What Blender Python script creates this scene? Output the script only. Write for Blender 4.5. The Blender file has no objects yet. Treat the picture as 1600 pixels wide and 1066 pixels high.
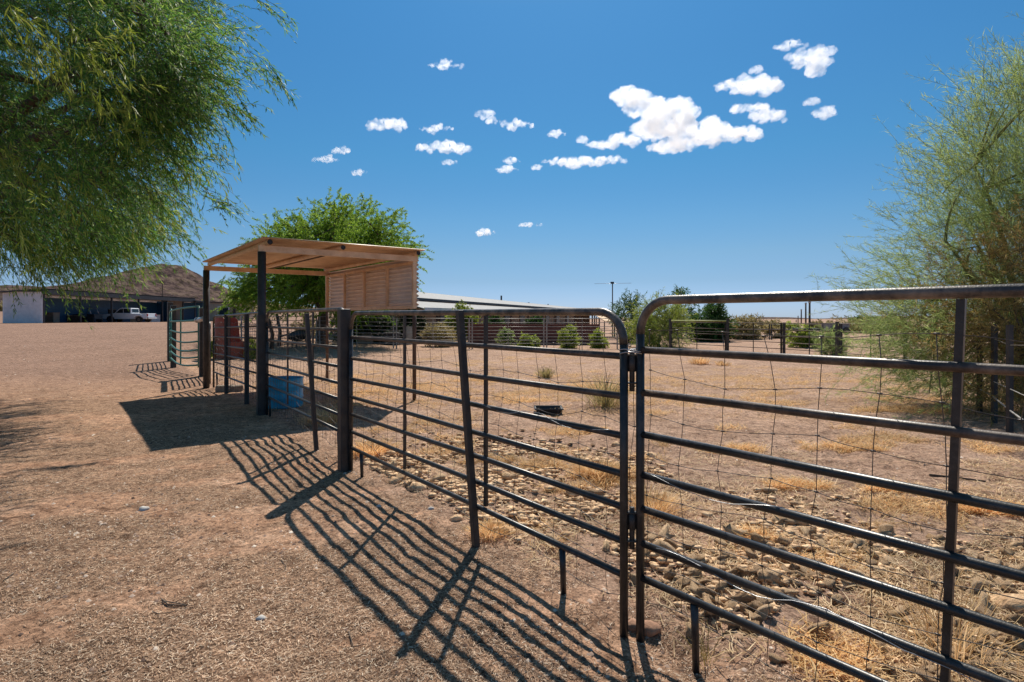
import bpy, math, random
import numpy as np
from mathutils import Vector, Matrix, noise as mnoise
R = math.radians
S = bpy.context.scene
COL = S.collection
random.seed(7); RNG = np.random.default_rng(7)

# ------------------------------------------------------------------ camera, sky, sun, exposure
F_PX, HZ, HC = 900.0, 498.0, 1.5            # focal length and horizon row of the 1600 px photo, eye height
cd = bpy.data.cameras.new('camera'); cam = bpy.data.objects.new('camera', cd); COL.objects.link(cam)
cam.location = (0, 0, HC); cam.rotation_euler = (R(90), 0, 0)
cd.sensor_width = 36; cd.lens = F_PX/1600*36; cd.shift_y = -(533-HZ)/1600; cd.clip_start = .05; cd.clip_end = 60000
S.camera = cam

SUN_EL, SUN_AZ = R(49.5), R(6.2)            # azimuth from +Y towards +X
w = bpy.data.worlds.new("World"); S.world = w; w.use_nodes = True
wn = w.node_tree.nodes; wl = w.node_tree.links
bg = wn['Background']
sky = wn.new('ShaderNodeTexSky'); sky.sky_type = 'NISHITA'; sky.sun_disc = False
sky.sun_elevation = SUN_EL; sky.sun_rotation = SUN_AZ
sky.altitude = 400; sky.air_density = 1.0; sky.dust_density = 0.15; sky.ozone_density = 3.0
hs = wn.new('ShaderNodeHueSaturation'); hs.inputs['Saturation'].default_value = 1.22; hs.inputs['Value'].default_value = 1.0
wl.new(sky.outputs[0], hs.inputs['Color'])
# clear desert air: the low sky keeps its blue down to the horizon
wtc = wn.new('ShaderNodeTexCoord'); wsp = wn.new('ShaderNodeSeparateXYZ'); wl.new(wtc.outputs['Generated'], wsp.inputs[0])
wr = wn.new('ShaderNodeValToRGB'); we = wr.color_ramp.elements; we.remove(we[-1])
SKYR = [(0, (0.311, 0.429, 0.817)), (0.02, (0.33, 0.429, 0.752)), (0.064, (0.33, 0.403, 0.556)), (0.109, (0.394, 0.463, 0.531)), (0.164, (0.394, 0.515, 0.556)), (0.215, (0.375, 0.54, 0.572)), (0.266, (0.366, 0.583, 0.596)), (0.404, (0.412, 0.66, 0.671)), (0.477, (0.44, 0.721, 0.727)), (0.7, (1.15, 1.0, 0.75)), (1, (1.55, 1.1, 0.7))]  # overhead stops, out of view, are warmed and brightened as added shadow fill
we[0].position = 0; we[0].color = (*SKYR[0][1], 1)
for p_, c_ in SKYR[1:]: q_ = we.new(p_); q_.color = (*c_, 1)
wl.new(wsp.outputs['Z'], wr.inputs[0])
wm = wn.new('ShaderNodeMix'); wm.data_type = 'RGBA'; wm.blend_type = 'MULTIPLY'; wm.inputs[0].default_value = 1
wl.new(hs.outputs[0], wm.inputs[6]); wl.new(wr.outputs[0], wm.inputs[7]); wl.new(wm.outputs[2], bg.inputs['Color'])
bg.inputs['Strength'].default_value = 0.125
sd = bpy.data.lights.new('sun', 'SUN'); sd.energy = 4.9; sd.angle = R(.5); sd.color = (1, .93, .82)
sun = bpy.data.objects.new('sun', sd); COL.objects.link(sun)
sv = Vector((math.sin(SUN_AZ)*math.cos(SUN_EL), math.cos(SUN_AZ)*math.cos(SUN_EL), math.sin(SUN_EL)))
sun.rotation_euler = sv.to_track_quat('Z', 'Y').to_euler(); sun.location = sv*50
S.view_settings.view_transform = 'Standard'; S.view_settings.look = 'None'
S.view_settings.gamma = 1; S.view_settings.exposure = 0.2
S.cycles.max_bounces = 8; S.cycles.diffuse_bounces = 4; S.cycles.transparent_max_bounces = 16

# ------------------------------------------------------------------ measuring helpers
def at(px, py, Y): return Vector(((px-800)/F_PX*Y, Y, HC-(py-HZ)/F_PX*Y))
def gy(py): return HC*F_PX/(py-HZ)
def gp(px, py):
    Y = gy(py); return ((px-800)/F_PX*Y, Y)

# ------------------------------------------------------------------ numpy noise
_perm = RNG.random((256, 256))
def vnoise(x, y):
    xi = np.floor(x).astype(int); yi = np.floor(y).astype(int); fx = x-xi; fy = y-yi
    fx = fx*fx*(3-2*fx); fy = fy*fy*(3-2*fy)
    a = _perm[xi & 255, yi & 255]; b = _perm[(xi+1) & 255, yi & 255]; c = _perm[xi & 255, (yi+1) & 255]; d = _perm[(xi+1) & 255, (yi+1) & 255]
    return (a*(1-fx)+b*fx)*(1-fy)+(c*(1-fx)+d*fx)*fy
def fbm(x, y, o=4, g=.5):
    s = 0; a = 1; t = 0
    for i in range(o):
        s = s+a*vnoise(x*2**i+17.3*i, y*2**i+5.1*i); t += a; a *= g
    return s/t
def sst(a, b, x):
    t = np.clip((x-a)/(b-a), 0, 1); return t*t*(3-2*t)
# fence line X as a function of Y (paddock lies right of it)
FL = [(-3, 5.2), (-.13, 2.85), (2.77, .58), (5.7, -1.62), (9.0, -3.92), (13, -6.62), (15.4, -8.4), (20.6, -12.0)]
FLy = np.array([a for a, b in FL]); FLx = np.array([b for a, b in FL])
def inpad(x, y): return x-np.interp(y, FLy, FLx)         # >0 inside the paddock
def ground(x, y, fine=True):
    x = np.asarray(x, float); y = np.asarray(y, float)
    r = np.maximum(y, 1e-3)
    lm = sst(.13, .42, -x/r)*(y > 1)
    z = lm*(sst(20, 58, y)*1.03+sst(88, 150, y)*4.2)
    if fine:
        d = np.hypot(x, y)
        near = 1-sst(14, 40, d)
        z = z+near*((fbm(x*1.1+3, y*1.1, 3)-.5)*.045+(fbm(x*5, y*5, 3)-.5)*.024)
        ip = inpad(x, y)
        z = z+near*sst(-.2, .6, ip)*(fbm(x*3+9, y*3+2, 3)-.45)*.04
        z = z-near*sst(-.1, .5, ip)*.022*sst(.66, .82, vnoise(x*6.5+1.7, y*6.5+.4))
        z = z-near*(1-sst(-.1, .5, ip))*.009*sst(.7, .85, vnoise(x*5.5+4.7, y*5.5+2.4))
        # scuffed hollow at the foot of the middle joint, low litter rim along the fence
        z = z-.07*np.exp(-((x-.75)**2+(y-2.66)**2)/.045)-.02*np.exp(-((x-.3)**2+(y-2.75)**2)/.05)
    return z
def litmap(x, y):
    xr = x*.94+y*.34; yr = y*.94-x*.34
    q = sst(.40, .53, fbm(xr*.8+4.2, yr*1.7+1.7, 6, .68)+.03)
    hole = np.exp(-((x-.45)**2+(y-2.62)**2)/.12)
    return q*(1-hole)
PATCH = [(905, 604, 1.1, .28), (965, 612, .7, .3), (835, 626, .8, .25), (745, 596, .8, .25), (655, 603, .6, .3), (580, 612, .5, .25), (900, 672, .5, .2), (945, 745, .3, .25), (850, 728, .4, .15), (1130, 702, .45, .2), (1240, 758, .35, .15), (1420, 640, .9, .3), (1330, 700, .5, .2), (1560, 800, .4, .15), (1180, 845, .2, .12), (770, 720, .3, .15), (1390, 765, .3, .12)]
def patches(x, y):
    q = np.zeros_like(x); wob = (fbm(x*3.3+5, y*3.3, 4, .6)-.5)*1.6
    for px, py, a, b in PATCH:
        cx, cy = gp(px, py); q = np.maximum(q, 1-sst(.5, 1.15, np.sqrt(((x-cx)/a)**2+((y-cy)/b)**2)+wob))
    return q
def gz(x, y): return float(ground(np.array([x]), np.array([y]))[0])

# ------------------------------------------------------------------ mesh helpers
class MB:
    def __init__(s): s.v = []; s.f = []
    def add(s, vs, fs):
        b = len(s.v); s.v += [tuple(p) for p in vs]; s.f += [tuple(i+b for i in f) for f in fs]; return s
    def box(s, c, d, rz=0, M=None):
        cx, cy, cz = c; hx, hy, hz = d[0]/2, d[1]/2, d[2]/2
        ca, sa = math.cos(rz), math.sin(rz); vs = []
        for z in (-hz, hz):
            for x, y in ((-hx, -hy), (hx, -hy), (hx, hy), (-hx, hy)):
                vs.append((cx+x*ca-y*sa, cy+x*sa+y*ca, cz+z))
        if M: vs = [tuple(M @ Vector(v)) for v in vs]
        return s.add(vs, [(3, 2, 1, 0), (4, 5, 6, 7), (0, 1, 5, 4), (1, 2, 6, 5), (2, 3, 7, 6), (3, 0, 4, 7)])
    def beam(s, a, b, w_, h_, up=(0, 0, 1)):
        a = Vector(a); b = Vector(b); d = (b-a).normalized(); u = Vector(up)
        sd_ = d.cross(u)
        if sd_.length < 1e-4: sd_ = d.cross(Vector((0, 1, 0)))
        sd_.normalize(); u = sd_.cross(d).normalized()
        vs = []
        for p in (a, b):
            for x, y in ((-1, -1), (1, -1), (1, 1), (-1, 1)): vs.append(p+sd_*(x*w_/2)+u*(y*h_/2))
        return s.add(vs, [(0, 1, 2, 3), (7, 6, 5, 4), (0, 4, 5, 1), (1, 5, 6, 2), (2, 6, 7, 3), (3, 7, 4, 0)])
    def tube(s, pts, r, n=8, cap=True):
        pts = [Vector(p) for p in pts]; m = len(pts)
        rs = r if isinstance(r, (list, tuple)) else [r]*m
        t0 = (pts[1]-pts[0]).normalized(); u = t0.orthogonal().normalized(); vs = []
        for i, p in enumerate(pts):
            t = (pts[min(i+1, m-1)]-pts[max(i-1, 0)]).normalized()
            u = (u-t*u.dot(t)).normalized(); v = t.cross(u)
            for k in range(n):
                a = 2*math.pi*k/n; vs.append(p+(u*math.cos(a)+v*math.sin(a))*rs[i])
        fs = [(i*n+k, i*n+(k+1) % n, (i+1)*n+(k+1) % n, (i+1)*n+k) for i in range(m-1) for k in range(n)]
        if cap: fs += [tuple(range(n))[::-1], tuple((m-1)*n+k for k in range(n))]
        return s.add(vs, fs)
    def lathe(s, prof, c=(0, 0, 0), n=24):
        vs = []; m = len(prof)
        for r_, z in prof:
            for k in range(n):
                a = 2*math.pi*k/n; vs.append((c[0]+r_*math.cos(a), c[1]+r_*math.sin(a), c[2]+z))
        return s.add(vs, [(i*n+k, i*n+(k+1) % n, (i+1)*n+(k+1) % n, (i+1)*n+k) for i in range(m-1) for k in range(n)])
    def prism(s, poly, y0, y1, T=None):
        n = len(poly); vs = [(x, y0, z) for x, z in poly]+[(x, y1, z) for x, z in poly]
        if T: vs = [T(v) for v in vs]
        return s.add(vs, [tuple(range(n)), tuple(range(2*n-1, n-1, -1))]+[(i, i+n, (i+1) % n+n, (i+1) % n) for i in range(n)])
    def build(s, name, mat, parent=None, smooth=False, origin=None):
        me = bpy.data.meshes.new(name); o0 = Vector(origin) if origin is not None else Vector((0, 0, 0))
        me.from_pydata([tuple(Vector(v)-o0) for v in s.v], [], s.f); me.validate()
        if smooth: me.polygons.foreach_set('use_smooth', [True]*len(me.polygons))
        return link(name, me, mat, parent, o0)
def link(name, me, mat, parent=None, loc=(0, 0, 0)):
    o = bpy.data.objects.new(name, me); COL.objects.link(o)
    if mat is not None: me.materials.append(mat)
    if parent is not None:
        o.parent = parent; o.location = Vector(loc) if parent.parent is not None else Vector(loc)-parent.location
    else: o.location = loc
    return o
def np_mesh(name, V, Fq, mat, parent=None, smooth=False, attrs=None):
    """V (n,3), Fq (m,k) faces of k corners"""
    me = bpy.data.meshes.new(name); k = Fq.shape[1]
    me.vertices.add(len(V)); me.vertices.foreach_set('co', np.ascontiguousarray(V, dtype=np.float32).ravel())
    me.loops.add(Fq.size); me.loops.foreach_set('vertex_index', Fq.astype(np.int32).ravel())
    me.polygons.add(len(Fq)); me.polygons.foreach_set('loop_start', np.arange(0, Fq.size, k, dtype=np.int32))
    try: me.polygons.foreach_set('loop_total', np.full(len(Fq), k, dtype=np.int32))
    except Exception: pass
    if smooth: me.polygons.foreach_set('use_smooth', np.ones(len(Fq), dtype=bool))
    me.update(calc_edges=True)
    if attrs:
        for an, av in attrs.items():
            a = me.attributes.new(an, 'FLOAT', 'POINT'); a.data.foreach_set('value', av.astype(np.float32))
    return link(name, me, mat, parent)
def tag(o, label=None, cat=None, group=None, kind=None):
    if label: o['label'] = label
    if cat: o['category'] = cat
    if group: o['group'] = group
    if kind: o['kind'] = kind
    return o
def thing(name, label, cat, loc=(0, 0, 0), group=None):
    o = bpy.data.objects.new(name, None); COL.objects.link(o); o.location = loc; o.empty_display_size = .2
    return tag(o, label, cat, group)
def copy_tree(o, parent=None):
    c = o.copy(); COL.objects.link(c)
    if parent: c.parent = parent
    for ch in list(o.children): copy_tree(ch, c)
    return c

# ------------------------------------------------------------------ materials
def mat(name): m = bpy.data.materials.new(name); m.use_nodes = True; return m, m.node_tree.nodes, m.node_tree.links
def ramp(nodes, stops, interp='LINEAR'):
    r_ = nodes.new('ShaderNodeValToRGB'); r_.color_ramp.interpolation = interp; e = r_.color_ramp.elements
    while len(e) > 1: e.remove(e[-1])
    e[0].position = stops[0][0]; e[0].color = (*stops[0][1], 1)
    for p, c in stops[1:]: q = e.new(p); q.color = (*c, 1)
    return r_
def simple(name, c1, c2=None, scale=8, rough=.6, metal=0, bump=.0, bscale=60, coord='Object', det=6, lo=.35, hi=.65, spec=.5, stretch=None):
    m, n, l = mat(name); b = n['Principled BSDF']; b.inputs['Roughness'].default_value = rough; b.inputs['Metallic'].default_value = metal
    b.inputs['Specular IOR Level'].default_value = spec
    tc = n.new('ShaderNodeTexCoord'); src = tc.outputs[coord]
    if stretch:
        mp = n.new('ShaderNodeMapping'); mp.inputs['Scale'].default_value = stretch; l.new(src, mp.inputs[0]); src = mp.outputs[0]
    if c2:
        t = n.new('ShaderNodeTexNoise'); t.inputs['Scale'].default_value = scale; t.inputs['Detail'].default_value = det; t.inputs['Roughness'].default_value = .65
        l.new(src, t.inputs['Vector']); r_ = ramp(n, [(lo, c1), (hi, c2)]); l.new(t.outputs['Fac'], r_.inputs[0]); l.new(r_.outputs[0], b.inputs['Base Color'])
    else: b.inputs['Base Color'].default_value = (*c1, 1)
    if bump:
        t2 = n.new('ShaderNodeTexNoise'); t2.inputs['Scale'].default_value = bscale; t2.inputs['Detail'].default_value = 5; l.new(src, t2.inputs['Vector'])
        bp = n.new('ShaderNodeBump'); bp.inputs['Strength'].default_value = bump; bp.inputs['Distance'].default_value = .01
        l.new(t2.outputs['Fac'], bp.inputs['Height']); l.new(bp.outputs[0], b.inputs['Normal'])
    return m
def leafmat(name, cols, trans=.45, rough=.55):
    m, n, l = mat(name); out = n['Material Output']; b = n['Principled BSDF']; b.inputs['Roughness'].default_value = rough; b.inputs['Specular IOR Level'].default_value = .25
    g = n.new('ShaderNodeNewGeometry'); r_ = ramp(n, cols); l.new(g.outputs['Random Per Island'], r_.inputs[0])
    tc = n.new('ShaderNodeTexCoord'); t = n.new('ShaderNodeTexNoise'); t.inputs['Scale'].default_value = .9; t.inputs['Detail'].default_value = 3
    l.new(tc.outputs['Object'], t.inputs['Vector'])
    mr = n.new('ShaderNodeMapRange'); mr.inputs['From Min'].default_value = .35; mr.inputs['From Max'].default_value = .65; mr.inputs['To Min'].default_value = .72; mr.inputs['To Max'].default_value = 1.2
    l.new(t.outputs['Fac'], mr.inputs['Value'])
    h = n.new('ShaderNodeHueSaturation'); l.new(r_.outputs[0], h.inputs['Color']); l.new(mr.outputs[0], h.inputs['Value'])
    l.new(h.outputs[0], b.inputs['Base Color'])
    tr = n.new('ShaderNodeBsdfTranslucent')
    h2 = n.new('ShaderNodeHueSaturation'); h2.inputs['Hue'].default_value = .485; h2.inputs['Value'].default_value = 1.7; l.new(h.outputs[0], h2.inputs['Color']); l.new(h2.outputs[0], tr.inputs['Color'])
    mx = n.new('ShaderNodeMixShader'); mx.inputs[0].default_value = trans; l.new(b.outputs[0], mx.inputs[1]); l.new(tr.outputs[0], mx.inputs[2]); l.new(mx.outputs[0], out.inputs['Surface'])
    return m

M = {}
def ramp_n(n, l, src, stops):
    r_ = ramp(n, stops); l.new(src, r_.inputs[0]); return r_.outputs[0]
def ground_mat():
    m, n, l = mat('ground_dirt'); b = n['Principled BSDF']; b.inputs['Roughness'].default_value = .95; b.inputs['Specular IOR Level'].default_value = .12
    tc = n.new('ShaderNodeTexCoord'); P = tc.outputs['Object']
    def noise(scale, det=6, rough=.6, dist=0):
        t = n.new('ShaderNodeTexNoise'); t.inputs['Scale'].default_value = scale; t.inputs['Detail'].default_value = det; t.inputs['Roughness'].default_value = rough; t.inputs['Distortion'].default_value = dist
        l.new(P, t.inputs['Vector']); return t.outputs['Fac']
    def mix(f, a, c, bl='MIX'):
        x = n.new('ShaderNodeMix'); x.data_type = 'RGBA'; x.blend_type = bl
        if isinstance(f, float): x.inputs[0].default_value = f
        else: l.new(f, x.inputs[0])
        for s_, v in ((x.inputs[6], a), (x.inputs[7], c)):
            if isinstance(v, tuple): s_.default_value = (*v, 1)
            else: l.new(v, s_)
        return x.outputs[2]
    def attr(nm): a = n.new('ShaderNodeAttribute'); a.attribute_name = nm; return a.outputs['Fac']
    # bare earth
    e = ramp(n, [(.3, (.36, .20, .12)), (.5, (.52, .315, .205)), (.7, (.62, .41, .285))]); l.new(noise(1.6, 9, .7), e.inputs[0])
    # litter, a thatch of shredded fibres
    f1 = ramp(n, [(.35, (.10, .055, .035)), (.45, (.31, .19, .12)), (.56, (.49, .32, .215)), (.68, (.70, .50, .36))]); l.new(noise(95, 7, .75, 1.2), f1.inputs[0])
    # paddock dust
    p = ramp(n, [(.3, (.36, .225, .155)), (.5, (.45, .295, .21)), (.7, (.53, .365, .275))]); l.new(noise(1.1, 10, .72), p.inputs[0])
    # dry grass stain
    dg = ramp(n, [(.35, (.36, .19, .07)), (.6, (.55, .34, .14))]); l.new(noise(60, 6, .8), dg.inputs[0])
    gr = ramp(n, [(.36, (.12, .07, .05)), (.47, (.30, .185, .13)), (.58, (.42, .275, .205)), (.70, (.58, .42, .33))]); l.new(noise(5, 14, .95), gr.inputs[0])
    c = mix(attr('litter'), e.outputs[0], f1.outputs[0])
    c = mix(attr('paddock'), c, p.outputs[0])
    c = mix(attr('gravel'), c, gr.outputs[0])
    c = mix(attr('dry'), c, dg.outputs[0])
    # speckle: pebbles and specks
    sp = ramp(n, [(.40, (.72, .72, .72)), (.52, (1, 1, 1)), (.66, (1.18, 1.16, 1.13))]); l.new(noise(42, 8, .8), sp.inputs[0])
    c = mix(.8, c, sp.outputs[0], 'MULTIPLY')
    v = n.new('ShaderNodeTexVoronoi'); v.inputs['Scale'].default_value = 9; v.inputs['Randomness'].default_value = 1; l.new(P, v.inputs['Vector'])
    vr = ramp(n, [(.0, (.45, .42, .40)), (.085, (.62, .6, .58)), (.14, (1, 1, 1))]); l.new(v.outputs['Distance'], vr.inputs[0])
    c = mix(attr('paddock'), c, mix(.75, c, vr.outputs[0], 'MULTIPLY'))
    # grit at three grain sizes
    c = mix(1.0, c, ramp_n(n, l, noise(6.5, 3, .7), [(.36, (.66, .62, .60)), (.47, (.98, .98, .98)), (.60, (1.14, 1.13, 1.12)), (.70, (1.3, 1.28, 1.25))]), 'MULTIPLY')
    c = mix(1.0, c, ramp_n(n, l, noise(19, 3, .75), [(.38, (.58, .54, .51)), (.47, (.98, .98, .98)), (.58, (1.12, 1.11, 1.10)), (.68, (1.4, 1.36, 1.32))]), 'MULTIPLY')
    c = mix(.9, c, ramp_n(n, l, noise(60, 3, .75), [(.38, (.5, .47, .45)), (.47, (.95, .95, .95)), (.58, (1.12, 1.11, 1.1)), (.68, (1.45, 1.42, 1.38))]), 'MULTIPLY')
    # broad worn streaks and pebble grit
    c = mix(.9, c, ramp_n(n, l, noise(.35, 8, .75, .6), [(.32, (.80, .78, .76)), (.5, (1, 1, 1)), (.68, (1.14, 1.12, 1.1))]), 'MULTIPLY')
    v2 = n.new('ShaderNodeTexVoronoi'); v2.inputs['Scale'].default_value = 3.1; l.new(P, v2.inputs['Vector'])
    c = mix(1.0, c, ramp_n(n, l, v2.outputs['Distance'], [(0, (.5, .47, .45)), (.05, (.66, .64, .62)), (.09, (1, 1, 1))]), 'MULTIPLY')
    l.new(c, b.inputs['Base Color'])
    ad = n.new('ShaderNodeMath'); ad.operation = 'ADD'; l.new(noise(95, 7, .75, 1.2), ad.inputs[0]); l.new(noise(14, 8, .7), ad.inputs[1])
    bp = n.new('ShaderNodeBump'); bp.inputs['Strength'].default_value = .85; bp.inputs['Distance'].default_value = .02; l.new(ad.outputs[0], bp.inputs['Height'])
    l.new(bp.outputs[0], b.inputs['Normal']); return m
M['ground'] = ground_mat()
def paintmat(name, stops, r0, r1):
    m, n, l = mat(name); b = n['Principled BSDF']; b.inputs['Specular IOR Level'].default_value = .5
    tc = n.new('ShaderNodeTexCoord'); t = n.new('ShaderNodeTexNoise'); t.inputs['Scale'].default_value = 9; t.inputs['Detail'].default_value = 9; t.inputs['Roughness'].default_value = .75
    l.new(tc.outputs['Object'], t.inputs['Vector'])
    r_ = ramp(n, stops); l.new(t.outputs['Fac'], r_.inputs[0]); l.new(r_.outputs[0], b.inputs['Base Color'])
    rr = n.new('ShaderNodeMapRange'); rr.inputs['To Min'].default_value = r0; rr.inputs['To Max'].default_value = r1; l.new(t.outputs['Fac'], rr.inputs['Value']); l.new(rr.outputs[0], b.inputs['Roughness'])
    t2 = n.new('ShaderNodeTexNoise'); t2.inputs['Scale'].default_value = 160; l.new(tc.outputs['Object'], t2.inputs['Vector'])
    bp = n.new('ShaderNodeBump'); bp.inputs['Strength'].default_value = .18; bp.inputs['Distance'].default_value = .003; l.new(t2.outputs['Fac'], bp.inputs['Height']); l.new(bp.outputs[0], b.inputs['Normal'])
    return m
M['black'] = paintmat('worn_black_paint', [(.40, (.015, .015, .016)), (.54, (.03, .029, .029)), (.62, (.06, .052, .048)), (.70, (.11, .09, .08)), (.75, (.35, .33, .31))], .25, .5)
M['railbrown'] = paintmat('sun_browned_paint', [(.38, (.03, .025, .023)), (.50, (.075, .052, .04)), (.60, (.14, .10, .075)), (.72, (.24, .18, .14))], .3, .55)
M['toprail'] = simple('worn_brown_black_paint', (.05, .043, .04), (.30, .235, .18), 11, .34, 0, .15, 150, lo=.4, hi=.72)
tn = M['toprail'].node_tree; tb = tn.nodes['Principled BSDF']; tl = tb.inputs['Base Color'].links[0].from_socket
tcx = tn.nodes.new('ShaderNodeTexCoord'); tsx = tn.nodes.new('ShaderNodeSeparateXYZ'); tn.links.new(tcx.outputs['Object'], tsx.inputs[0])
tmr = tn.nodes.new('ShaderNodeMapRange'); tmr.inputs['From Min'].default_value = 1.36; tmr.inputs['From Max'].default_value = 1.56; tn.links.new(tsx.outputs['Z'], tmr.inputs['Value'])
tmx = tn.nodes.new('ShaderNodeMix'); tmx.data_type = 'RGBA'; tmx.inputs[6].default_value = (.024, .024, .025, 1); tn.links.new(tmr.outputs[0], tmx.inputs[0]); tn.links.new(tl, tmx.inputs[7]); tn.links.new(tmx.outputs[2], tb.inputs['Base Color'])
M['post'] = simple('post_paint', (.016, .016, .018), (.05, .045, .042), 7, .5, 0, .3, 90)
M['wire'] = simple('rusty_wire', (.06, .05, .045), (.16, .13, .11), 30, .45, .5)
M['galv'] = simple('galvanised_pipe', (.36, .37, .39), (.5, .5, .5), 20, .35, .7)
M['silver'] = simple('weathered_silver_rail', (.20, .19, .18), (.38, .36, .34), 6, .5, .2)
M['green_paint'] = simple('green_gate_paint', (.03, .14, .10), (.07, .22, .17), 14, .45)
M['tan'] = simple('tan_painted_steel', (.58, .38, .23), (.80, .59, .40), 3.5, .5, 0, .15, 90)
M['siding'] = simple('pinkish_tan_siding', (.74, .60, .50), (.86, .73, .62), 2.5, .5, 0, .1, 60)
M['blue'] = simple('blue_plastic', (.012, .30, .50), (.04, .42, .62), 6, .4)
M['dred'] = simple('dark_red_plastic', (.20, .035, .02), (.30, .06, .04), 4, .5)
M['rubber'] = simple('black_rubber', (.018, .018, .02), (.035, .034, .035), 20, .6)
M['black_tarp'] = simple('black_tarp', (.015, .015, .018), (.03, .03, .034), 6, .35, 0, .6, 9)
M['white_metal'] = simple('white_sheet_metal', (.68, .66, .68), (.8, .78, .79), 3, .5)
M['dark_metal'] = simple('dark_roof_steel', (.012, .013, .018), (.03, .03, .036), 4, .55)
M['blue_wall'] = simple('blue_sheet_wall', (.012, .07, .15), (.02, .10, .2), 5, .5)
M['beige'] = simple('beige_stucco', (.40, .29, .2), (.48, .36, .26), 3, .9, 0, .2, 30)
M['beige2'] = simple('pale_stucco', (.44, .36, .29), (.52, .43, .35), 3, .9, 0, .2, 30)
M['roofmetal'] = simple('pale_grey_roofing', (.17, .175, .18), (.24, .24, .245), 2, .7)
M['brown'] = simple('dark_brown_wood', (.07, .04, .028), (.13, .08, .055), 6, .7)
M['redwall'] = simple('maroon_block', (.12, .045, .04), (.19, .075, .06), 3, .85, 0, .3, 12)
M['glass'] = simple('dark_glass', (.02, .028, .035), None, rough=.25, spec=.3)
M['carwhite'] = simple('white_car_paint', (.75, .76, .79), (.8, .81, .83), 3, .22)
M['chrome'] = simple('chrome', (.6, .6, .6), None, rough=.2, metal=1)
M['tail'] = simple('tail_light_red', (.4, .02, .02), None, rough=.3)
M['bark'] = simple('grey_brown_bark', (.06, .045, .035), (.14, .105, .08), 14, .9, 0, .8, 35, stretch=(1, 1, .25))
M['gbark'] = simple('green_yellow_bark', (.13, .15, .05), (.24, .24, .10), 8, .8)
M['stone'] = simple('tan_clod', (.44, .27, .15), (.92, .67, .43), 14, .95, 0, 1, 60)
sn = M['stone'].node_tree; sb = sn.nodes['Principled BSDF']; sl = sb.inputs['Base Color'].links[0].from_socket
sg = sn.nodes.new('ShaderNodeNewGeometry'); sr = ramp(sn.nodes, [(0, (.72, .66, .60)), (.3, (.98, .92, .85)), (.8, (1.15, 1.12, 1.06)), (1, (1.3, 1.28, 1.24))])
so = sn.nodes.new('ShaderNodeObjectInfo'); sa = sn.nodes.new('ShaderNodeMath'); sa.operation = 'ADD'; sn.links.new(sg.outputs['Random Per Island'], sa.inputs[0]); sn.links.new(so.outputs['Random'], sa.inputs[1])
sf = sn.nodes.new('ShaderNodeMath'); sf.operation = 'FRACT'; sn.links.new(sa.outputs[0], sf.inputs[0]); sn.links.new(sf.outputs[0], sr.inputs[0])
sx = sn.nodes.new('ShaderNodeMix'); sx.data_type = 'RGBA'; sx.blend_type = 'MULTIPLY'; sx.inputs[0].default_value = 1; sn.links.new(sl, sx.inputs[6]); sn.links.new(sr.outputs[0], sx.inputs[7]); sn.links.new(sx.outputs[2], sb.inputs['Base Color'])
M['rock'] = simple('reddish_rock', (.30, .15, .09), (.42, .24, .15), 12, .9, 0, .8, 30)
M['pale_stone'] = simple('pale_stone', (.45, .42, .38), (.6, .56, .52), 20, .8)
M['wood'] = simple('weathered_pole', (.07, .05, .04), (.13, .1, .08), 4, .9)
M['concrete'] = simple('concrete_block', (.22, .17, .13), (.32, .26, .2), 12, .95, 0, .4, 60)
M['tarp'] = simple('orange_tan_tarp', (.55, .33, .16), (.62, .4, .21), 3, .7)
M['yellow_rail'] = simple('yellow_green_rail', (.42, .46, .14), (.5, .52, .2), 4, .6)
M['straw'] = leafmat('straw', [(0, (.08, .045, .03)), (.3, (.28, .17, .105)), (.62, (.55, .37, .24)), (.86, (.74, .55, .38)), (1, (.88, .75, .58))], .15, .7)
M['straw2'] = leafmat('pale_gold_straw', [(0, (.30, .18, .08)), (.5, (.60, .42, .22)), (1, (.82, .64, .40))], .2, .6)
M['gold'] = leafmat('gold_straw', [(0, (.46, .27, .10)), (.5, (.68, .46, .20)), (1, (.84, .64, .34))], .3, .7)
M['leafA'] = leafmat('willow_leaf', [(0, (.03, .12, .025)), (.45, (.08, .21, .035)), (.8, (.17, .31, .055)), (1, (.36, .46, .11))], .42)
M['leafB'] = leafmat('mesquite_leaf', [(0, (.06, .15, .012)), (.5, (.14, .26, .025)), (1, (.27, .40, .06))], .5)
M['leafC'] = leafmat('palo_verde_twig', [(0, (.11, .18, .05)), (.5, (.21, .30, .09)), (1, (.38, .45, .17))], .45)
M['leafD'] = leafmat('dry_twig', [(0, (.20, .15, .05)), (.6, (.32, .24, .07)), (1, (.42, .33, .13))], .35)
M['leafE'] = leafmat('dark_leaf', [(0, (.02, .06, .012)), (.6, (.04, .1, .02)), (1, (.07, .15, .03))], .3)
M['leafDk'] = leafmat('shade_darkened_leaf', [(0, (.012, .025, .008)), (.7, (.022, .045, .012)), (1, (.05, .08, .02))], .15)  # green darkened in the colour to stand for deep shade behind the shelter
M['leafF'] = leafmat('yellow_green_leaf', [(0, (.14, .2, .02)), (.5, (.22, .3, .04)), (1, (.32, .36, .08))], .4)
M['leafG'] = leafmat('olive_bush_leaf', [(0, (.16, .14, .05)), (.5, (.27, .23, .09)), (1, (.36, .30, .13))], .35)

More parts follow.
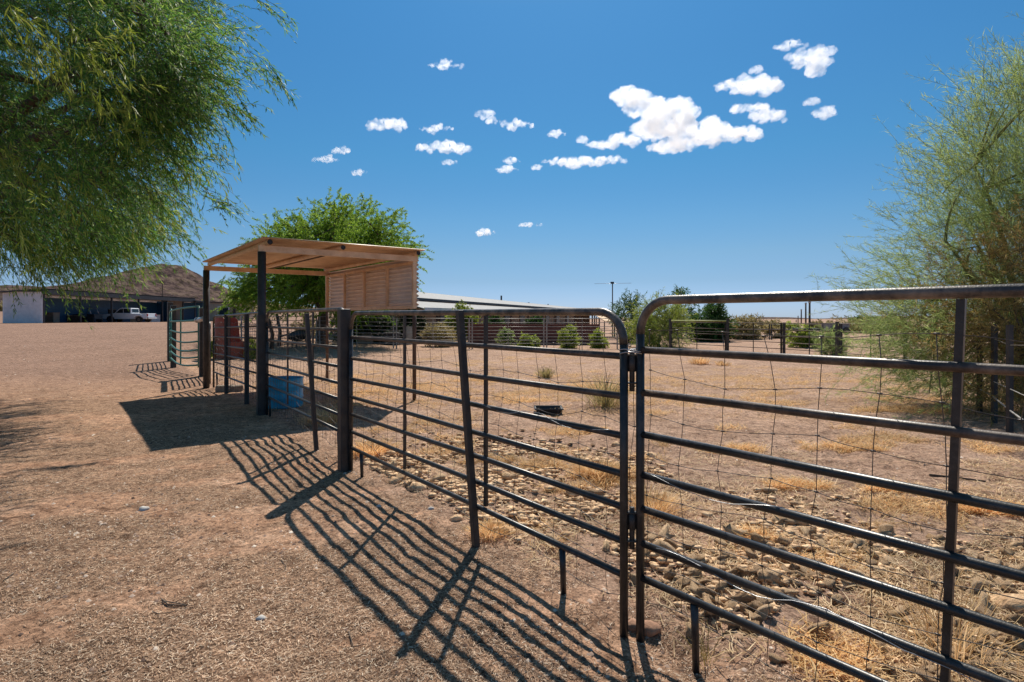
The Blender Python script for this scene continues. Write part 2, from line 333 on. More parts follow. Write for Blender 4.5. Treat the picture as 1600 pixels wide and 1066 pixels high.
# ------------------------------------------------------------------ ground sheet, hills
def build_ground():
    ang = np.concatenate([np.arange(-180, -48, 3.0), np.arange(-48, 48, .26), np.arange(48, 180, 3.0)])
    rr = [0.25]
    while rr[-1] < 12000:
        r_ = rr[-1]; rr.append(r_*(1.03 if r_ < 1.5 else 1.0075 if r_ < 9 else 1.014 if r_ < 30 else 1.05))
    rr = np.array(rr); A, Rr = np.meshgrid(np.radians(ang), rr)
    X = Rr*np.sin(A); Y = Rr*np.cos(A); Z = ground(X, Y)
    na = len(ang); nr = len(rr)
    V = np.stack([X.ravel(), Y.ravel(), Z.ravel()], 1)
    i, j = np.meshgrid(np.arange(nr-1), np.arange(na), indexing='ij'); j2 = (j+1) % na
    Fq = np.stack([(i*na+j).ravel(), (i*na+j2).ravel(), ((i+1)*na+j2).ravel(), ((i+1)*na+j).ravel()], 1)
    c = len(V); V = np.vstack([V, [[0, 0, gz(0, 0)]]])
    x, y = V[:, 0], V[:, 1]; d = np.hypot(x, y); ip = inpad(x, y)
    pad = sst(-.15, .45, ip+(fbm(x*4, y*4, 3)-.5)*.5)
    lit = litmap(x, y)*(1-sst(11, 20, d))
    lit = np.maximum(lit, .0)
    grv = sst(9, 17, y)*(ip < 0)*1.0
    dry = sst(.60, .72, fbm(x*1.3+11, y*1.3+3, 5, .6))*pad*(1-sst(22, 40, d))*.75
    # streak of dry grass around the black pan
    dry = np.maximum(dry, sst(.50, .62, fbm(x*1.6, y*2.6+8, 6, .72))*sst(8.0, 10, y)*(1-sst(15, 19, y))*(ip > .6)*.7)
    dry = np.maximum(dry*.7, patches(x, y)*.85)
    o = np_mesh('ground', V, Fq, M['ground'], smooth=True, attrs={'litter': lit, 'paddock': pad, 'gravel': grv, 'dry': dry})
    bm = o.data
    return tag(o, kind='structure')
build_ground()
# centre cap is below the camera and out of view; hill beyond the carport
def hillmat(name, c):
    m, n, l = mat(name); b = n['Principled BSDF']; b.inputs['Roughness'].default_value = 1; b.inputs['Specular IOR Level'].default_value = .05
    tc = n.new('ShaderNodeTexCoord'); t = n.new('ShaderNodeTexNoise'); t.inputs['Scale'].default_value = .05; t.inputs['Detail'].default_value = 12; t.inputs['Roughness'].default_value = .8; l.new(tc.outputs['Object'], t.inputs['Vector'])
    r_ = ramp(n, c); l.new(t.outputs['Fac'], r_.inputs[0])
    v = n.new('ShaderNodeTexVoronoi'); v.inputs['Scale'].default_value = .09; l.new(tc.outputs['Object'], v.inputs['Vector'])
    vr = ramp(n, [(0, (.35, .42, .25)), (.28, (.55, .6, .45)), (.42, (1, 1, 1))]); l.new(v.outputs['Distance'], vr.inputs[0])
    x = n.new('ShaderNodeMix'); x.data_type = 'RGBA'; x.blend_type = 'MULTIPLY'; x.inputs[0].default_value = .8; l.new(r_.outputs[0], x.inputs[6]); l.new(vr.outputs[0], x.inputs[7]); l.new(x.outputs[2], b.inputs['Base Color'])
    bp = n.new('ShaderNodeBump'); bp.inputs['Strength'].default_value = 1; bp.inputs['Distance'].default_value = 9; l.new(t.outputs['Fac'], bp.inputs['Height']); l.new(bp.outputs[0], b.inputs['Normal'])
    return m
M['hill'] = hillmat('rocky_hill', [(.38, (.04, .027, .028)), (.47, (.12, .078, .07)), (.55, (.22, .15, .12)), (.66, (.31, .24, .15))])
def hill(name, prof, Y, depth, rough=.09, nu=260, nv=70):
    """prof: ridge line as (px,py) at distance Y; the slope falls from the ridge towards the camera and away"""
    px = np.array([p[0] for p in prof], float); py = np.array([p[1] for p in prof], float)
    U = np.linspace(px[0], px[-1], nu); H = np.interp(U, px, py); H = np.maximum(HC-(H-HZ)/F_PX*Y, 0)
    X0 = (U-800)/F_PX*Y; V_ = np.linspace(-1, 1, nv)
    u, v = np.meshgrid(X0, V_); hh = np.tile(H, (nv, 1))
    y = Y+v*depth; prof_v = np.clip(1-np.abs(v), 0, 1)**1.15
    n1 = fbm(u*.012+3, y*.012, 6, .6)
    z = hh*prof_v*(1-rough*2*prof_v*(1-prof_v)*4*(n1-.3))+(fbm(u*.05, y*.05, 4)-.5)*hh*.10*prof_v-1.5
    V = np.stack([u.ravel(), y.ravel(), z.ravel()], 1)
    i, j = np.meshgrid(np.arange(nv-1), np.arange(nu-1), indexing='ij')
    Fq = np.stack([(i*nu+j).ravel(), (i*nu+j+1).ravel(), ((i+1)*nu+j+1).ravel(), ((i+1)*nu+j).ravel()], 1)
    return tag(np_mesh(name, V, Fq, M['hill'], smooth=True), kind='structure')
hill('hill', [(-500, 490), (-380, 440), (-200, 425), (-60, 446), (30, 443), (90, 447), (150, 441), (190, 428), (225, 415), (252, 410), (285, 413), (303, 423), (325, 441), (340, 446), (352, 451), (358, 449), (368, 457), (400, 466), (450, 474), (520, 482), (620, 490), (760, 497)], 900, 420)
hill('far_hills', [(900, 497), (1000, 495), (1080, 499), (1130, 503), (1165, 499), (1195, 494.5), (1235, 495), (1262, 499), (1330, 495), (1400, 492), (1500, 494), (1700, 490), (1900, 494)], 1800, 300, nv=30)

# ------------------------------------------------------------------ clouds
def cloudmat():
    m, n, l = mat('cloud_vapour'); out = n['Material Output']; n.remove(n['Principled BSDF'])
    v = n.new('ShaderNodeVolumePrincipled'); v.inputs['Color'].default_value = (.985, .985, .99, 1); v.inputs['Anisotropy'].default_value = .55
    tc = n.new('ShaderNodeTexCoord'); no = n.new('ShaderNodeTexNoise'); no.inputs['Scale'].default_value = .012; no.inputs['Detail'].default_value = 6; no.inputs['Roughness'].default_value = .68
    l.new(tc.outputs['Object'], no.inputs['Vector'])
    mr = n.new('ShaderNodeMapRange'); mr.inputs['From Min'].default_value = .36; mr.inputs['From Max'].default_value = .68; mr.inputs['To Max'].default_value = CLOUD_D; l.new(no.outputs['Fac'], mr.inputs['Value']); l.new(mr.outputs[0], v.inputs['Density'])
    l.new(v.outputs[0], out.inputs['Volume']); return m
CLOUD_D = .027
S.cycles.volume_bounces = 6
M['cloud'] = cloudmat()
def ico(sub=1):
    import bmesh
    b = bmesh.new(); bmesh.ops.create_icosphere(b, subdivisions=sub, radius=1); v = np.array([x.co[:] for x in b.verts]); f = np.array([[q.index for q in x.verts] for x in b.faces]); b.free(); return v, f
ICO1 = ico(1); ICO2 = ico(2)
def cloud(parts, label):
    """parts: list of (px,py,w,h) lobes in photo pixels"""
    px = sum(p[0]*p[2] for p in parts)/sum(p[2] for p in parts); py = sum(p[1]*p[2] for p in parts)/sum(p[2] for p in parts)
    Y = 1500*F_PX/(HZ-py+25); c = at(px, py, Y); k = Y/F_PX
    V = []; F_ = []; nb = 0
    vv, ff = ICO1
    for (x, y, w_, h_) in parts:
        w_ *= 1.14; h_ *= 1.12; n = int(26+w_*.5)
        for q in range(n):
            a = random.uniform(-1, 1); s_ = (1-a*a)**.5
            rr = h_*random.uniform(.10, .32)*(.45+.55*s_)
            ox = a*w_*.5; top = (h_*.5-rr*.6)*s_
            oy = random.uniform(-.35, 1)*top
            oz = random.uniform(-1, 1)*w_*.17*s_
            V.append(vv*np.array([rr*1.35, rr, rr])*k*random.uniform(.8, 1.2)+np.array([(x+ox-px)*k, oz*k, (-(y-py)+oy)*k])); F_.append(ff+nb); nb += len(vv)
    V = np.vstack(V); F_ = np.vstack(F_)
    # each cloud is rounded into one billowing skin
    me = bpy.data.meshes.new('tmp'); me.from_pydata(V.tolist(), [], F_.tolist())
    o = bpy.data.objects.new('tmp', me); COL.objects.link(o)
    hmin = min(p[3] for p in parts); md = o.modifiers.new('r', 'REMESH'); md.mode = 'VOXEL'; md.voxel_size = max(k*.75, k*hmin*.04)
    sm = o.modifiers.new('s', 'SMOOTH'); sm.iterations = 2; sm.factor = .5
    dg = bpy.context.evaluated_depsgraph_get(); me2 = bpy.data.meshes.new_from_object(o.evaluated_get(dg)); bpy.data.objects.remove(o)
    n = len(me2.vertices); co = np.empty(n*3); me2.vertices.foreach_get('co', co); co = co.reshape(-1, 3)
    no = np.array([v.normal[:] for v in me2.vertices])
    s_ = 1/(k*9)
    dsp = (fbm(co[:, 0]*s_+co[:, 1]*s_*.7, co[:, 2]*s_+co[:, 1]*s_*.5, 7, .74)-.5)*k*15
    co = co+no*dsp[:, None]; me2.vertices.foreach_set('co', co.ravel()); me2.polygons.foreach_set('use_smooth', [True]*len(me2.polygons)); me2.name = 'cloud'; me2.materials.clear()
    o2 = link('cloud', me2, M['cloud'], None, c); o2.visible_shadow = True
    return tag(o2, label, 'cloud', 'small white clouds scattered over the blue sky')
CL = [
 ([(988, 155, 48, 34), (1004, 172, 50, 32), (1040, 178, 78, 46), (1062, 168, 40, 30), (1040, 205, 80, 44), (1098, 210, 90, 36), (1150, 212, 66, 24), (1048, 232, 62, 22), (1080, 224, 80, 26)], 'largest white cloud, a long ragged heap high right of centre'),
 ([(1170, 137, 92, 28), (1196, 134, 40, 22)], 'lens shaped white cloud just above the right end of the biggest cloud'),
 ([(1184, 110, 24, 10)], 'tiny puff right above the lens shaped cloud'),
 ([(1172, 172, 52, 20), (1200, 184, 48, 22)], 'paired ragged cloud directly below the lens shaped cloud'),
 ([(1262, 96, 56, 32), (1284, 82, 40, 16), (1274, 112, 20, 22)], 'highest chunky cloud near the top right, with a drooping tail'),
 ([(1220, 75, 20, 12), (1240, 71, 34, 14)], 'small flat puff left of the highest chunky cloud'),
 ([(1270, 160, 26, 10)], 'faint wisp at the far right above a small puff'),
 ([(1290, 178, 32, 20)], 'small puff furthest to the right in the sky'),
 ([(942, 228, 46, 16), (975, 222, 44, 22)], 'flat cloud touching the left foot of the biggest cloud'),
 ([(912, 219, 18, 9)], 'tiny fleck up left of the flat cloud beside the biggest one'),
 ([(866, 254, 32, 14), (905, 256, 64, 20), (948, 252, 50, 14)], 'long thin cloud with upturned ends at the lower middle of the sky'),
 ([(841, 262, 16, 6)], 'tiny streak at the left tip of the long thin cloud'),
 ([(870, 210, 26, 10)], 'faint torn wisp in the middle of the sky'),
 ([(793, 266, 32, 10)], 'lower of two little flat puffs stacked at the centre of the sky'),
 ([(800, 252, 26, 9)], 'upper of two little flat puffs stacked at the centre of the sky'),
 ([(757, 180, 26, 14), (773, 190, 26, 10)], 'small cloud slanting down to the right near the sky centre'),
 ([(806, 196, 46, 13)], 'thin ragged cloud right of the small slanting cloud'),
 ([(697, 103, 46, 12)], 'lone small cloud high above the left middle'),
 ([(682, 202, 46, 11)], 'flat small cloud above the broad white cloud on the left'),
 ([(692, 232, 76, 18), (712, 236, 34, 12)], 'broad white cloud left of the middle of the sky'),
 ([(703, 254, 20, 6)], 'short streak under the broad white cloud on the left'),
 ([(604, 198, 58, 20)], 'domed white cloud further left, well clear of the trees'),
 ([(532, 237, 22, 12), (508, 250, 40, 9)], 'wispy diagonal cloud nearest the big left tree'),
 ([(562, 270, 22, 7)], 'little low puff under the wispy diagonal cloud'),
 ([(758, 364, 30, 9)], 'low slanting wisp above the house roof'),
 ([(826, 352, 36, 6)], 'low thin streak right of the slanting wisp over the house'),
]
for p_, lb in CL: cloud(p_, lb)

# ------------------------------------------------------------------ fence panels
def arc_frame(A, B, zt, zb, r=.16, n=7):
    """rounded-top tube frame from ground-side foot of A, over, to foot of B; A,B are (x,y); zt,zb pairs"""
    A = Vector(A); B = Vector(B); d = (B-A); L = d.length; d = d/L; pts = []
    P = lambda t, z: (A.x+d.x*t, A.y+d.y*t, z)
    pts.append(P(0, zb[0])); pts.append(P(0, (zt[0]+zb[0])/2)); pts.append(P(0, zt[0]-r))
    for i in range(1, n): a = math.pi/2*i/n; pts.append(P(r-r*math.cos(a), zt[0]-r+r*math.sin(a)))
    for i in range(13):
        s_ = i/12; z = zt[0]+(zt[1]-zt[0])*s_; pts.append(P(r+(L-2*r)*s_, z))
    for i in range(1, n): a = math.pi/2*i/n; pts.append(P(L-r+r*math.sin(a), zt[1]-r+r*math.cos(a)))
    pts.append(P(L, zt[1]-r)); pts.append(P(L, (zt[1]+zb[1])/2)); pts.append(P(L, zb[1]))
    return pts
def panel(label, A, B, z0, z1, feet=(0, 0), braces=(1/3, 2/3), legs=(.12, .88), R_=.021, mt='black', top='toprail', legz=.02, brace_tilt=(0, 0), cat='fence panel', name='pipe_fence', ends=(True, True), group='black pipe fence panels', n=10):
    """z0/z1: rail heights at A / B, topmost first; first is the frame's top bar"""
    A = Vector(A[:2]); B = Vector(B[:2]); d = B-A; L = d.length
    t = thing(name, label, cat, (A.x, A.y, 0), group)
    P = lambda s_, z: (A.x+d.x*s_, A.y+d.y*s_, z)
    fr_ = arc_frame(A, B, (z0[0], z1[0]), feet); m = MB(); m.tube(fr_[2:-2], R_, n); m.build('top_bar', M[top], t, True)
    for seg in (fr_[:3], fr_[-3:]): m = MB(); m.tube(seg, R_*1.002, n); m.build('upright', M[mt], t, True)
    for i in range(1, len(z0)):
        m = MB(); w1 = random.uniform(-.006, .006); w2 = random.uniform(-.006, .006)
        m.tube([P(.003, z0[i]), P(.33, z0[i]*.67+z1[i]*.33+w1), P(.66, z0[i]*.34+z1[i]*.66+w2), P(.997, z1[i])], R_*.80, n); m.build('rail', M['railbrown' if i < 3 and mt == 'black' else mt], t, True)
    nx, ny = d.y/L, -d.x/L
    for q, s_ in enumerate(braces):
        tl = brace_tilt[q]/L; zt = z0[0]*(1-s_)+z1[0]*s_-R_; zb = z0[-1]*(1-s_)+z1[-1]*s_+R_
        off = R_*.75
        m = MB(); a = P(s_, zt); b = P(s_+tl, zb)
        m.beam((a[0]-nx*off, a[1]-ny*off, a[2]), (b[0]-nx*off, b[1]-ny*off, b[2]), .023, .02, (nx, ny, 0)); m.build('brace', M[mt], t)
    for s_ in legs:
        zb = z0[-1]*(1-s_)+z1[-1]*s_; x, y, _ = P(s_, 0); g = gz(x, y)
        m = MB(); m.tube([(x, y, zb-R_*.7), (x+.004, y, zb*.5), (x+.008, y, g-.03)], [R_*.9, R_*.8, R_*.75], 8); m.build('leg', M[mt], t, True)
    return t
def hinge(t, x, y, z, off):
    m = MB(); m.tube([(x, y, z-.10), (x, y, z+.10)], .013, 8); m.tube([(x, y, z-.005), (x, y, z+.07)], .019, 8)
    m.beam((x-off[0], y-off[1], z+.075), (x+off[0], y+off[1], z+.075), .03, .008); m.beam((x-off[0], y-off[1], z-.06), (x+off[0]*.6, y+off[1]*.6, z-.06), .03, .008)
    m.build('hinge', M['post'], t, True)

P3A = (.617, 2.772); dr3 = Vector((.619, -.785)); P3B = (P3A[0]+dr3.x*3.66, P3A[1]+dr3.y*3.66)
P2A = (-1.592, 5.69); P2B = (.541, 2.785)
P1B = (-1.715, 5.93); P1A = (-3.82, 8.98)
pA = panel('nearest black pipe fence panel, running out of the right edge of the picture', P3A, P3B, [1.586, 1.349, 1.146, .945, .751, .588, .422, .256], [1.575, 1.348, 1.146, .945, .751, .588, .422, .256], (gz(*P3A)-.03, 0), braces=(.342, .70), brace_tilt=(-.045, 0), legs=(.082, .9))
pB = panel('black pipe fence panel between the thick square post and the hinged joint', P2A, P2B, [1.553, 1.316, 1.108, .905, .728, .557, .386, .228], [1.535, 1.318, 1.124, .933, .748, .588, .422, .259], (gz(*P2A)-.02, gz(*P2B)-.03), braces=(.325, .66), legs=(.075, .875))
pC = panel('black pipe fence panel between the front shelter post and the thick square post', P1A, P1B, [1.60, 1.37, 1.17, .97, .79, .63, .46, .29], [1.60, 1.385, 1.195, .995, .82, .65, .485, .31], (.0, .0), legs=(.05, .94))
hx, hy = (P3A[0]+P2B[0])/2-.0, (P3A[1]+P2B[1])/2
for z in (1.25, .49): hinge(pA, hx, hy, z, ((P3A[0]-P2B[0])/2, (P3A[1]-P2B[1])/2))
# wire lashed round the joint
m = MB()
for z, ph in ((1.348, 0), (1.335, .5)):
    c = [(hx+.062*math.cos(a+ph)*.95, hy+.034*math.sin(a+ph), z+.006*math.sin(2*a)) for a in np.linspace(0, 6.28, 17)]; m.tube(c, .0032, 5)
tag(m.build('tie_wire', M['galv'], None, True), 'silver tie wire wrapped around the two black uprights of the hinged joint', 'wire')
# section along the side of the shelter
QA = (-6.50, 12.55); QB = (-3.98, 9.3)
pD = panel('black pipe fence panel running along the open side of the tan shelter', QA, QB, [1.55, 1.30, 1.1, .92, .74, .56, .34], [1.60, 1.38, 1.18, .98, .78, .58, .31], (.0, .0), legs=(.08, .9), braces=(.36, .70))

# woven stock wire hung on the paddock side of each panel
def woven(label, A, B, ztop, zbot, dx, nz, seed, off=.045, r=.0016, sag=.022):
    rn = random.Random(seed); A = Vector(A[:2]); B = Vector(B[:2]); d = (B-A); L = d.length; d /= L; nr = Vector((-d.y, d.x))
    if nr.x < 0: nr = -nr
    nx_ = int(L/dx)+1; zs = [ztop+(zbot-ztop)*(i/(nz-1))**.93 for i in range(nz)]
    G = {}
    for i in range(nx_+1):
        lean = rn.uniform(-.02, .02)
        for j in range(nz):
            t = min(max(i*dx+rn.uniform(-.022, .022)+lean*(j/nz), 0), L); o_ = off+rn.uniform(-.006, .012)+(.03 if j in (1, 2) else 0)
            z = zs[j]+rn.uniform(-.010, .010)+(sag*math.sin(i*1.3+seed+j*.8)*(1 if j else .5))
            G[i, j] = Vector((A.x+d.x*t+nr.x*o_, A.y+d.y*t+nr.y*o_, z))
    m = MB()
    for j in range(nz):
        pts = []
        for i in range(nx_+1):
            p = G[i, j]; pts.append(p)
            if i < nx_:
                q = G[i+1, j]; pts.append(p.lerp(q, .5)+Vector((nr.x*rn.uniform(-.008, .008), nr.y*rn.uniform(-.008, .008), rn.uniform(-.007, .005))))
        m.tube(pts, r*1.15, 4)
    for i in range(nx_+1):
        pts = []
        for j in range(nz):
            p = G[i, j]; pts.append(p)
            if j < nz-1: pts.append(p.lerp(G[i, j+1], .5)+Vector((d.x, d.y, 0))*rn.uniform(-.007, .007))
        m.tube(pts, r, 4)
        for j in range(nz):
            p = G[i, j]; m.tube([p-Vector((d.x, d.y, 0))*.008, p, p+Vector((d.x, d.y, 0))*.008], r*2.3, 5)
    return tag(m.build('woven_wire', M['wire'], None, True), label, 'wire mesh', 'woven stock wire tied behind the pipe panels')
woven('sagging rusty woven wire tied behind the nearest panel at the right edge', P3A, P3B, 1.44, .12, .2, 8, 1)
woven('sagging rusty woven wire behind the panel left of the hinged joint', P2A, P2B, 1.36, .12, .19, 8, 2)
woven('fine dark woven wire behind the panel just right of the front shelter post', P1A, P1B, 1.40, .1, .16, 10, 3, r=.002)
woven('fine dark woven wire on the fence panel along the side of the shelter', QA, QB, 1.42, .1, .11, 13, 4, r=.0025)

def loose(label, A, B, z, t0, t1, seed):
    rn = random.Random(seed); A = Vector(A[:2]); d = (Vector(B[:2])-A).normalized(); nr = Vector((-d.y, d.x)); P_ = []
    n = int((t1-t0)/.06)
    for i in range(n+1):
        t = t0+(t1-t0)*i/n; P_.append((A.x+d.x*t-nr.x*(.024+.012*math.sin(i*.9+seed)), A.y+d.y*t-nr.y*(.024+.012*math.sin(i*.9+seed)), z+.022*math.sin(i*.55+seed)+rn.uniform(-.004, .004)))
    m = MB(); m.tube(P_, .0016, 5); tag(m.build('loose_wire', M['galv'], None, True), label, 'wire')
loose('shiny loose wire snaking along a low rail of the nearest panel', P3A, P3B, .425, .12, 1.6, 1)
loose('shiny loose wire snaking along the fourth rail of the nearest panel', P3A, P3B, .752, .05, .7, 2)
loose('shiny loose wire along a middle rail of the panel left of the joint', P2A, P2B, .94, 2.4, 3.55, 3)
# posts
def sqpost(label, base, top, w_, name='fence_post', mt='post', cap=False, group=None):
    b = Vector((base[0], base[1], gz(base[0], base[1])-.06)); tp = Vector(top)
    t = MB(); t.beam(b, tp, w_, w_, (P2B[1]-P2A[1], -(P2B[0]-P2A[0]), 0))
    o = t.build(name, M[mt], None, origin=(base[0], base[1], 0))
    bev = o.modifiers.new('b', 'BEVEL'); bev.width = w_*.08; bev.segments = 2
    return tag(o, label, 'post', group)
sqpost('thick square black post where two fence panels meet, casting the broad shadow', (-1.665, 5.72), (-1.672, 5.73, 1.595), .105)
sqpost('slim leaning steel post bracing the panel left of the hinged joint', (-.234, 3.80), (-.352, 3.87, 1.555), .043, 'brace_post')
sqpost('thin leaning steel post between the shelter and the thick square post', (-2.22, 6.55), (-2.36, 6.62, 1.56), .045, 'brace_post')
def tpost(label, x, y, h=1.6, mt='post', w_=.05, tilt=(0, 0)):
    m = MB(); g = gz(x, y); m.beam((x, y, g-.1), (x+tilt[0], y+tilt[1], h), w_, .008, (0, 1, 0)); m.beam((x, y+.02, g-.1), (x+tilt[0], y+.02+tilt[1], h), .008, w_*.8, (0, 1, 0))
    for k in range(14): m.box((x+tilt[0]*k/14, y-.008, .2+k*.1), (.02, .012, .02))
    return tag(m.build('steel_post', M[mt], None, origin=(x, y, 0)), label, 'post')
tpost('black steel post on the shelter side nearest the blue tub', -4.66, 10.12, 1.58, w_=.085)
tpost('black steel post standing by the concrete block and the red tub', -5.70, 11.5, 1.58, w_=.085)
tpost('dark stake behind the red tub in the distance', *gp(366, 555), 1.9, w_=.12)

# green gate and its posts at the far end
gP = (-8.35, 15.35); gA = (-10.35, 17.45)
sqpost('heavy black gate post carrying the galvanised pipe stub', (-8.05, 15.0), (-8.05, 15.0, 1.78), .17)
sqpost('tall black end post left of the green gate', (-12.05, 20.3), (-12.05, 20.3, 2.08), .17)
sqpost('black post holding the near side of the green gate', (-10.35, 17.6), (-10.35, 17.6, 1.9), .15)
t = thing('gate', 'bent green pipe gate between black posts at the far end of the fence', 'gate', (gA[0], gA[1], 0))
def bent(z, a=gA, b=gP, s=.16):
    return [(a[0]+(b[0]-a[0])*u, a[1]+(b[1]-a[1])*u-.15*math.sin(u*3.1), z[0]+(z[1]-z[0])*u+s*math.sin(u*3.1)*(z[2] if len(z) > 2 else 0)) for u in np.linspace(0, 1, 9)]
for z in ((1.72, 1.82, .1), (1.42, 1.46, -.1), (1.15, 1.16, -.3), (.93, .90, -.5), (.73, .68, -.7), (.52, .48, -.6), (.32, .27, -.6)):
    m = MB(); m.tube(bent(z), .024, 8); m.build('rail', M['green_paint'], t, True)
m = MB(); m.tube([(gA[0]+.03, gA[1]-.03, .2), (gA[0]+.02, gA[1], 1.8)], .026, 8); m.tube([(gP[0], gP[1], .2), (gP[0], gP[1], 1.84)], .026, 8); m.build('frame', M['green_paint'], t, True)
m = MB(); m.beam(((gA[0]+gP[0])/2, (gA[1]+gP[1])/2-.15, .2), ((gA[0]+gP[0])/2, (gA[1]+gP[1])/2-.14, 1.8), .035, .02); m.build('brace', M['green_paint'], t)
fD = panel('green fence panel seen edge-on beyond the bent gate', (-11.95, 20.1), (-10.45, 17.75), [1.7, 1.45, 1.2, .98, .77, .56, .35], [1.75, 1.47, 1.2, .98, .77, .56, .35], (0, 0), mt='green_paint', top='green_paint', legs=(), braces=(.5,), brace_tilt=(0, 0), group=None)
m = MB(); m.tube([(-8.12, 14.9, 1.46), (-7.0, 13.1, 1.50)], .055, 12); m.tube([(-8.2, 15.0, 1.46), (-8.02, 14.72, 1.462)], .075, 12)
tag(m.build('pipe_rail', M['galv'], None, True), 'short thick galvanised pipe between the gate post and the shelter leg', 'pipe')
pE = panel('short dark fence panel between the gate post and the shelter leg', (-7.95, 14.85), (-6.95, 13.25), [1.42, 1.2, 1.0, .8, .6, .4, .25], [1.42, 1.2, 1.0, .8, .6, .4, .25], (0, 0), legs=(), braces=(.5,), brace_tilt=(0, 0), top='black')

# ------------------------------------------------------------------ shelter
S1 = Vector((-3.93, 9.05)); S2 = Vector((-6.66, 12.55)); S3 = Vector((-1.80, 10.62)); S4 = S2+(S3-S1)
t = thing('shelter', 'tan steel shade shelter with corrugated roof and one ribbed side panel', 'shelter', (S1.x, S1.y, 0))
zF1, zF3, zB = 2.60, 2.58, 2.60
for (p, r_, mt_, zt) in ((S1, .062, 'post', 2.55), (S2, .066, 'post', 2.55), (S3, .036, 'brown', 1.66), (S4, .034, 'brown', 1.66)):
    m = MB(); m.tube([(p.x, p.y, gz(p.x, p.y)-.05), (p.x, p.y, 1.3), (p.x, p.y, zt)], r_, 14); m.build('leg', M[mt_], t, True)
m = MB(); m.beam((S1.x, S1.y, gz(S1.x, S1.y)-.03), (S1.x, S1.y, 1.56), .145, .145, (1, .6, 0)); m.build('leg_sleeve', M['post'], t)
dF = (S3-S1).normalized(); dS = (S2-S1).normalized()
def v3(p, z): return Vector((p.x, p.y, z))
m = MB(); m.beam(v3(S1-dF*.05, 2.60), v3(S3+dF*.06, 2.60), .07, .10); m.build('front_beam', M['tan'], t)
m = MB(); m.beam(v3(S2-dF*.05, 2.60), v3(S4+dF*.06, 2.60), .07, .10); m.build('rear_beam', M['tan'], t)
for s_ in (.03, .47, .88, 1.0):
    p = S1+(S3-S1)*s_; q = p+(S2-S1)
    if s_ == .88: continue
    m = MB(); m.tube([v3(p-dS*.16, 2.695), v3(q+dS*.10, 2.695)], .044, 12, cap=False)
    # dark disc set in the pipe end, painted shade of the hollow inside
    m.build('purlin', M['tan'], t, True)
    m = MB(); m.tube([v3(p-dS*.158, 2.695), v3(p-dS*.150, 2.695)], .036, 12); m.build('mouth_shade_disc', M['dark_metal'], t)
# corrugated roof: ridges run from S1 towards S3, waves follow S1->S2
def corrugated(o0, u, v, Lu, Lv, up, pitch=.076, amp=.010, th=.004, per=8):
    n = int(Lv/pitch*per); vs = []; fs = []
    for sgn in (0, 1):
        for i in range(n+1):
            s_ = i/n*Lv; h = amp*math.sin(2*math.pi*s_/pitch)-sgn*th
            for q in (0, Lu): vs.append(tuple(o0+u*q+v*s_+up*h))
    k = 2*(n+1)
    for i in range(n): a = 2*i; fs.append((a, a+1, a+3, a+2)); fs.append((k+a, k+a+2, k+a+3, k+a+1))
    for i in range(n): a = 2*i; fs.append((a, a+2, k+a+2, k+a)); fs.append((a+1, k+a+1, k+a+3, a+3))
    return MB().add(vs, fs)
LF = (S3-S1).length; LS = (S2-S1).length
m = corrugated(v3(S1-dF*.04-dS*.20, 2.757), v3(dF, 0), v3(dS, 0), LF+.16, LS+.42, Vector((0, 0, 1)), pitch=.075, amp=.011); m.build('roof', M['tan'], t, True)
for s_ in (.03, .47, 1.0):
    m = MB()
    for q in range(12): p = S1+(S3-S1)*s_+(S2-S1)*(q/11); m.tube([v3(p, 2.755), v3(p, 2.782)], .012, 6)
    m.build('roof_screws', M['galv'], t)
# ribbed side panel between S3 and S4
sd0 = S3+dF*.055
m = corrugated(v3(sd0-dS*.03, 1.735), v3(dS, 0), Vector((0, 0, 1)), LS+.05, .90, v3(dF, 0), pitch=.082, amp=.025); m.build('side_panel', M['siding'], t, True)
for s_ in (0, .25, .5, .745, 1.0):
    p = S3+(S4-S3)*s_-dF*(.008 if 0 < s_ < 1 else 0); m = MB(); m.beam(v3(p+dF*.0, 1.70), v3(p, 2.55), .05, .07 if s_ in (0, 1) else .05, v3(dF, 0)); m.build('stud', M['tan'], t)
m = MB(); m.beam(v3(S3-dS*.03, 1.715), v3(S4+dS*.03, 1.715), .06, .06); m.build('sill_rail', M['tan'], t)
m = MB(); m.beam(v3(S3, 2.53), v3(S4, 2.53), .05, .05); m.build('top_rail', M['tan'], t)
# diagonal brace under the roof
m = MB(); m.beam(v3(S1+(S2-S1)*.05+(S3-S1)*.5, 2.655), v3(S1+(S2-S1)*.98+(S3-S1)*.5, 2.655), .035, .02); m.build('roof_tie', M['brown'], t)

# ------------------------------------------------------------------ tubs and small paddock items
def tub(label, x, y, r, h, mt, name, prof=None):
    t = thing(name, label, 'tub', (x, y, 0)); g = gz(x, y)
    m = MB(); m.lathe([(0.001, g+.03), (r*.95, g+.03), (r*.97, g), (r, g+.03), (r, g+h*.33), (r*1.03, g+h*.36), (r, g+h*.39), (r*1.0, g+h*.7), (r*1.03, g+h*.73), (r, g+h*.76), (r, g+h-.02), (r*1.03, g+h), (r*.97, g+h), (r*.95, g+h-.04), (r*.95, g+.05), (.001, g+.05)], (x, y, 0), 32)
    m.build('body', M[mt], t, True); return t
tb = tub('blue plastic half barrel beside the front shelter post', *[(-3.93+.02), 9.86], .315, .50, 'blue', 'water_tub')
m = MB(); m.lathe([(.001, .36), (.298, .36)], (-3.91, 9.86, 0), 28); m.build('water', simple('trough_water', (.03, .06, .07), None, rough=.05), tb)
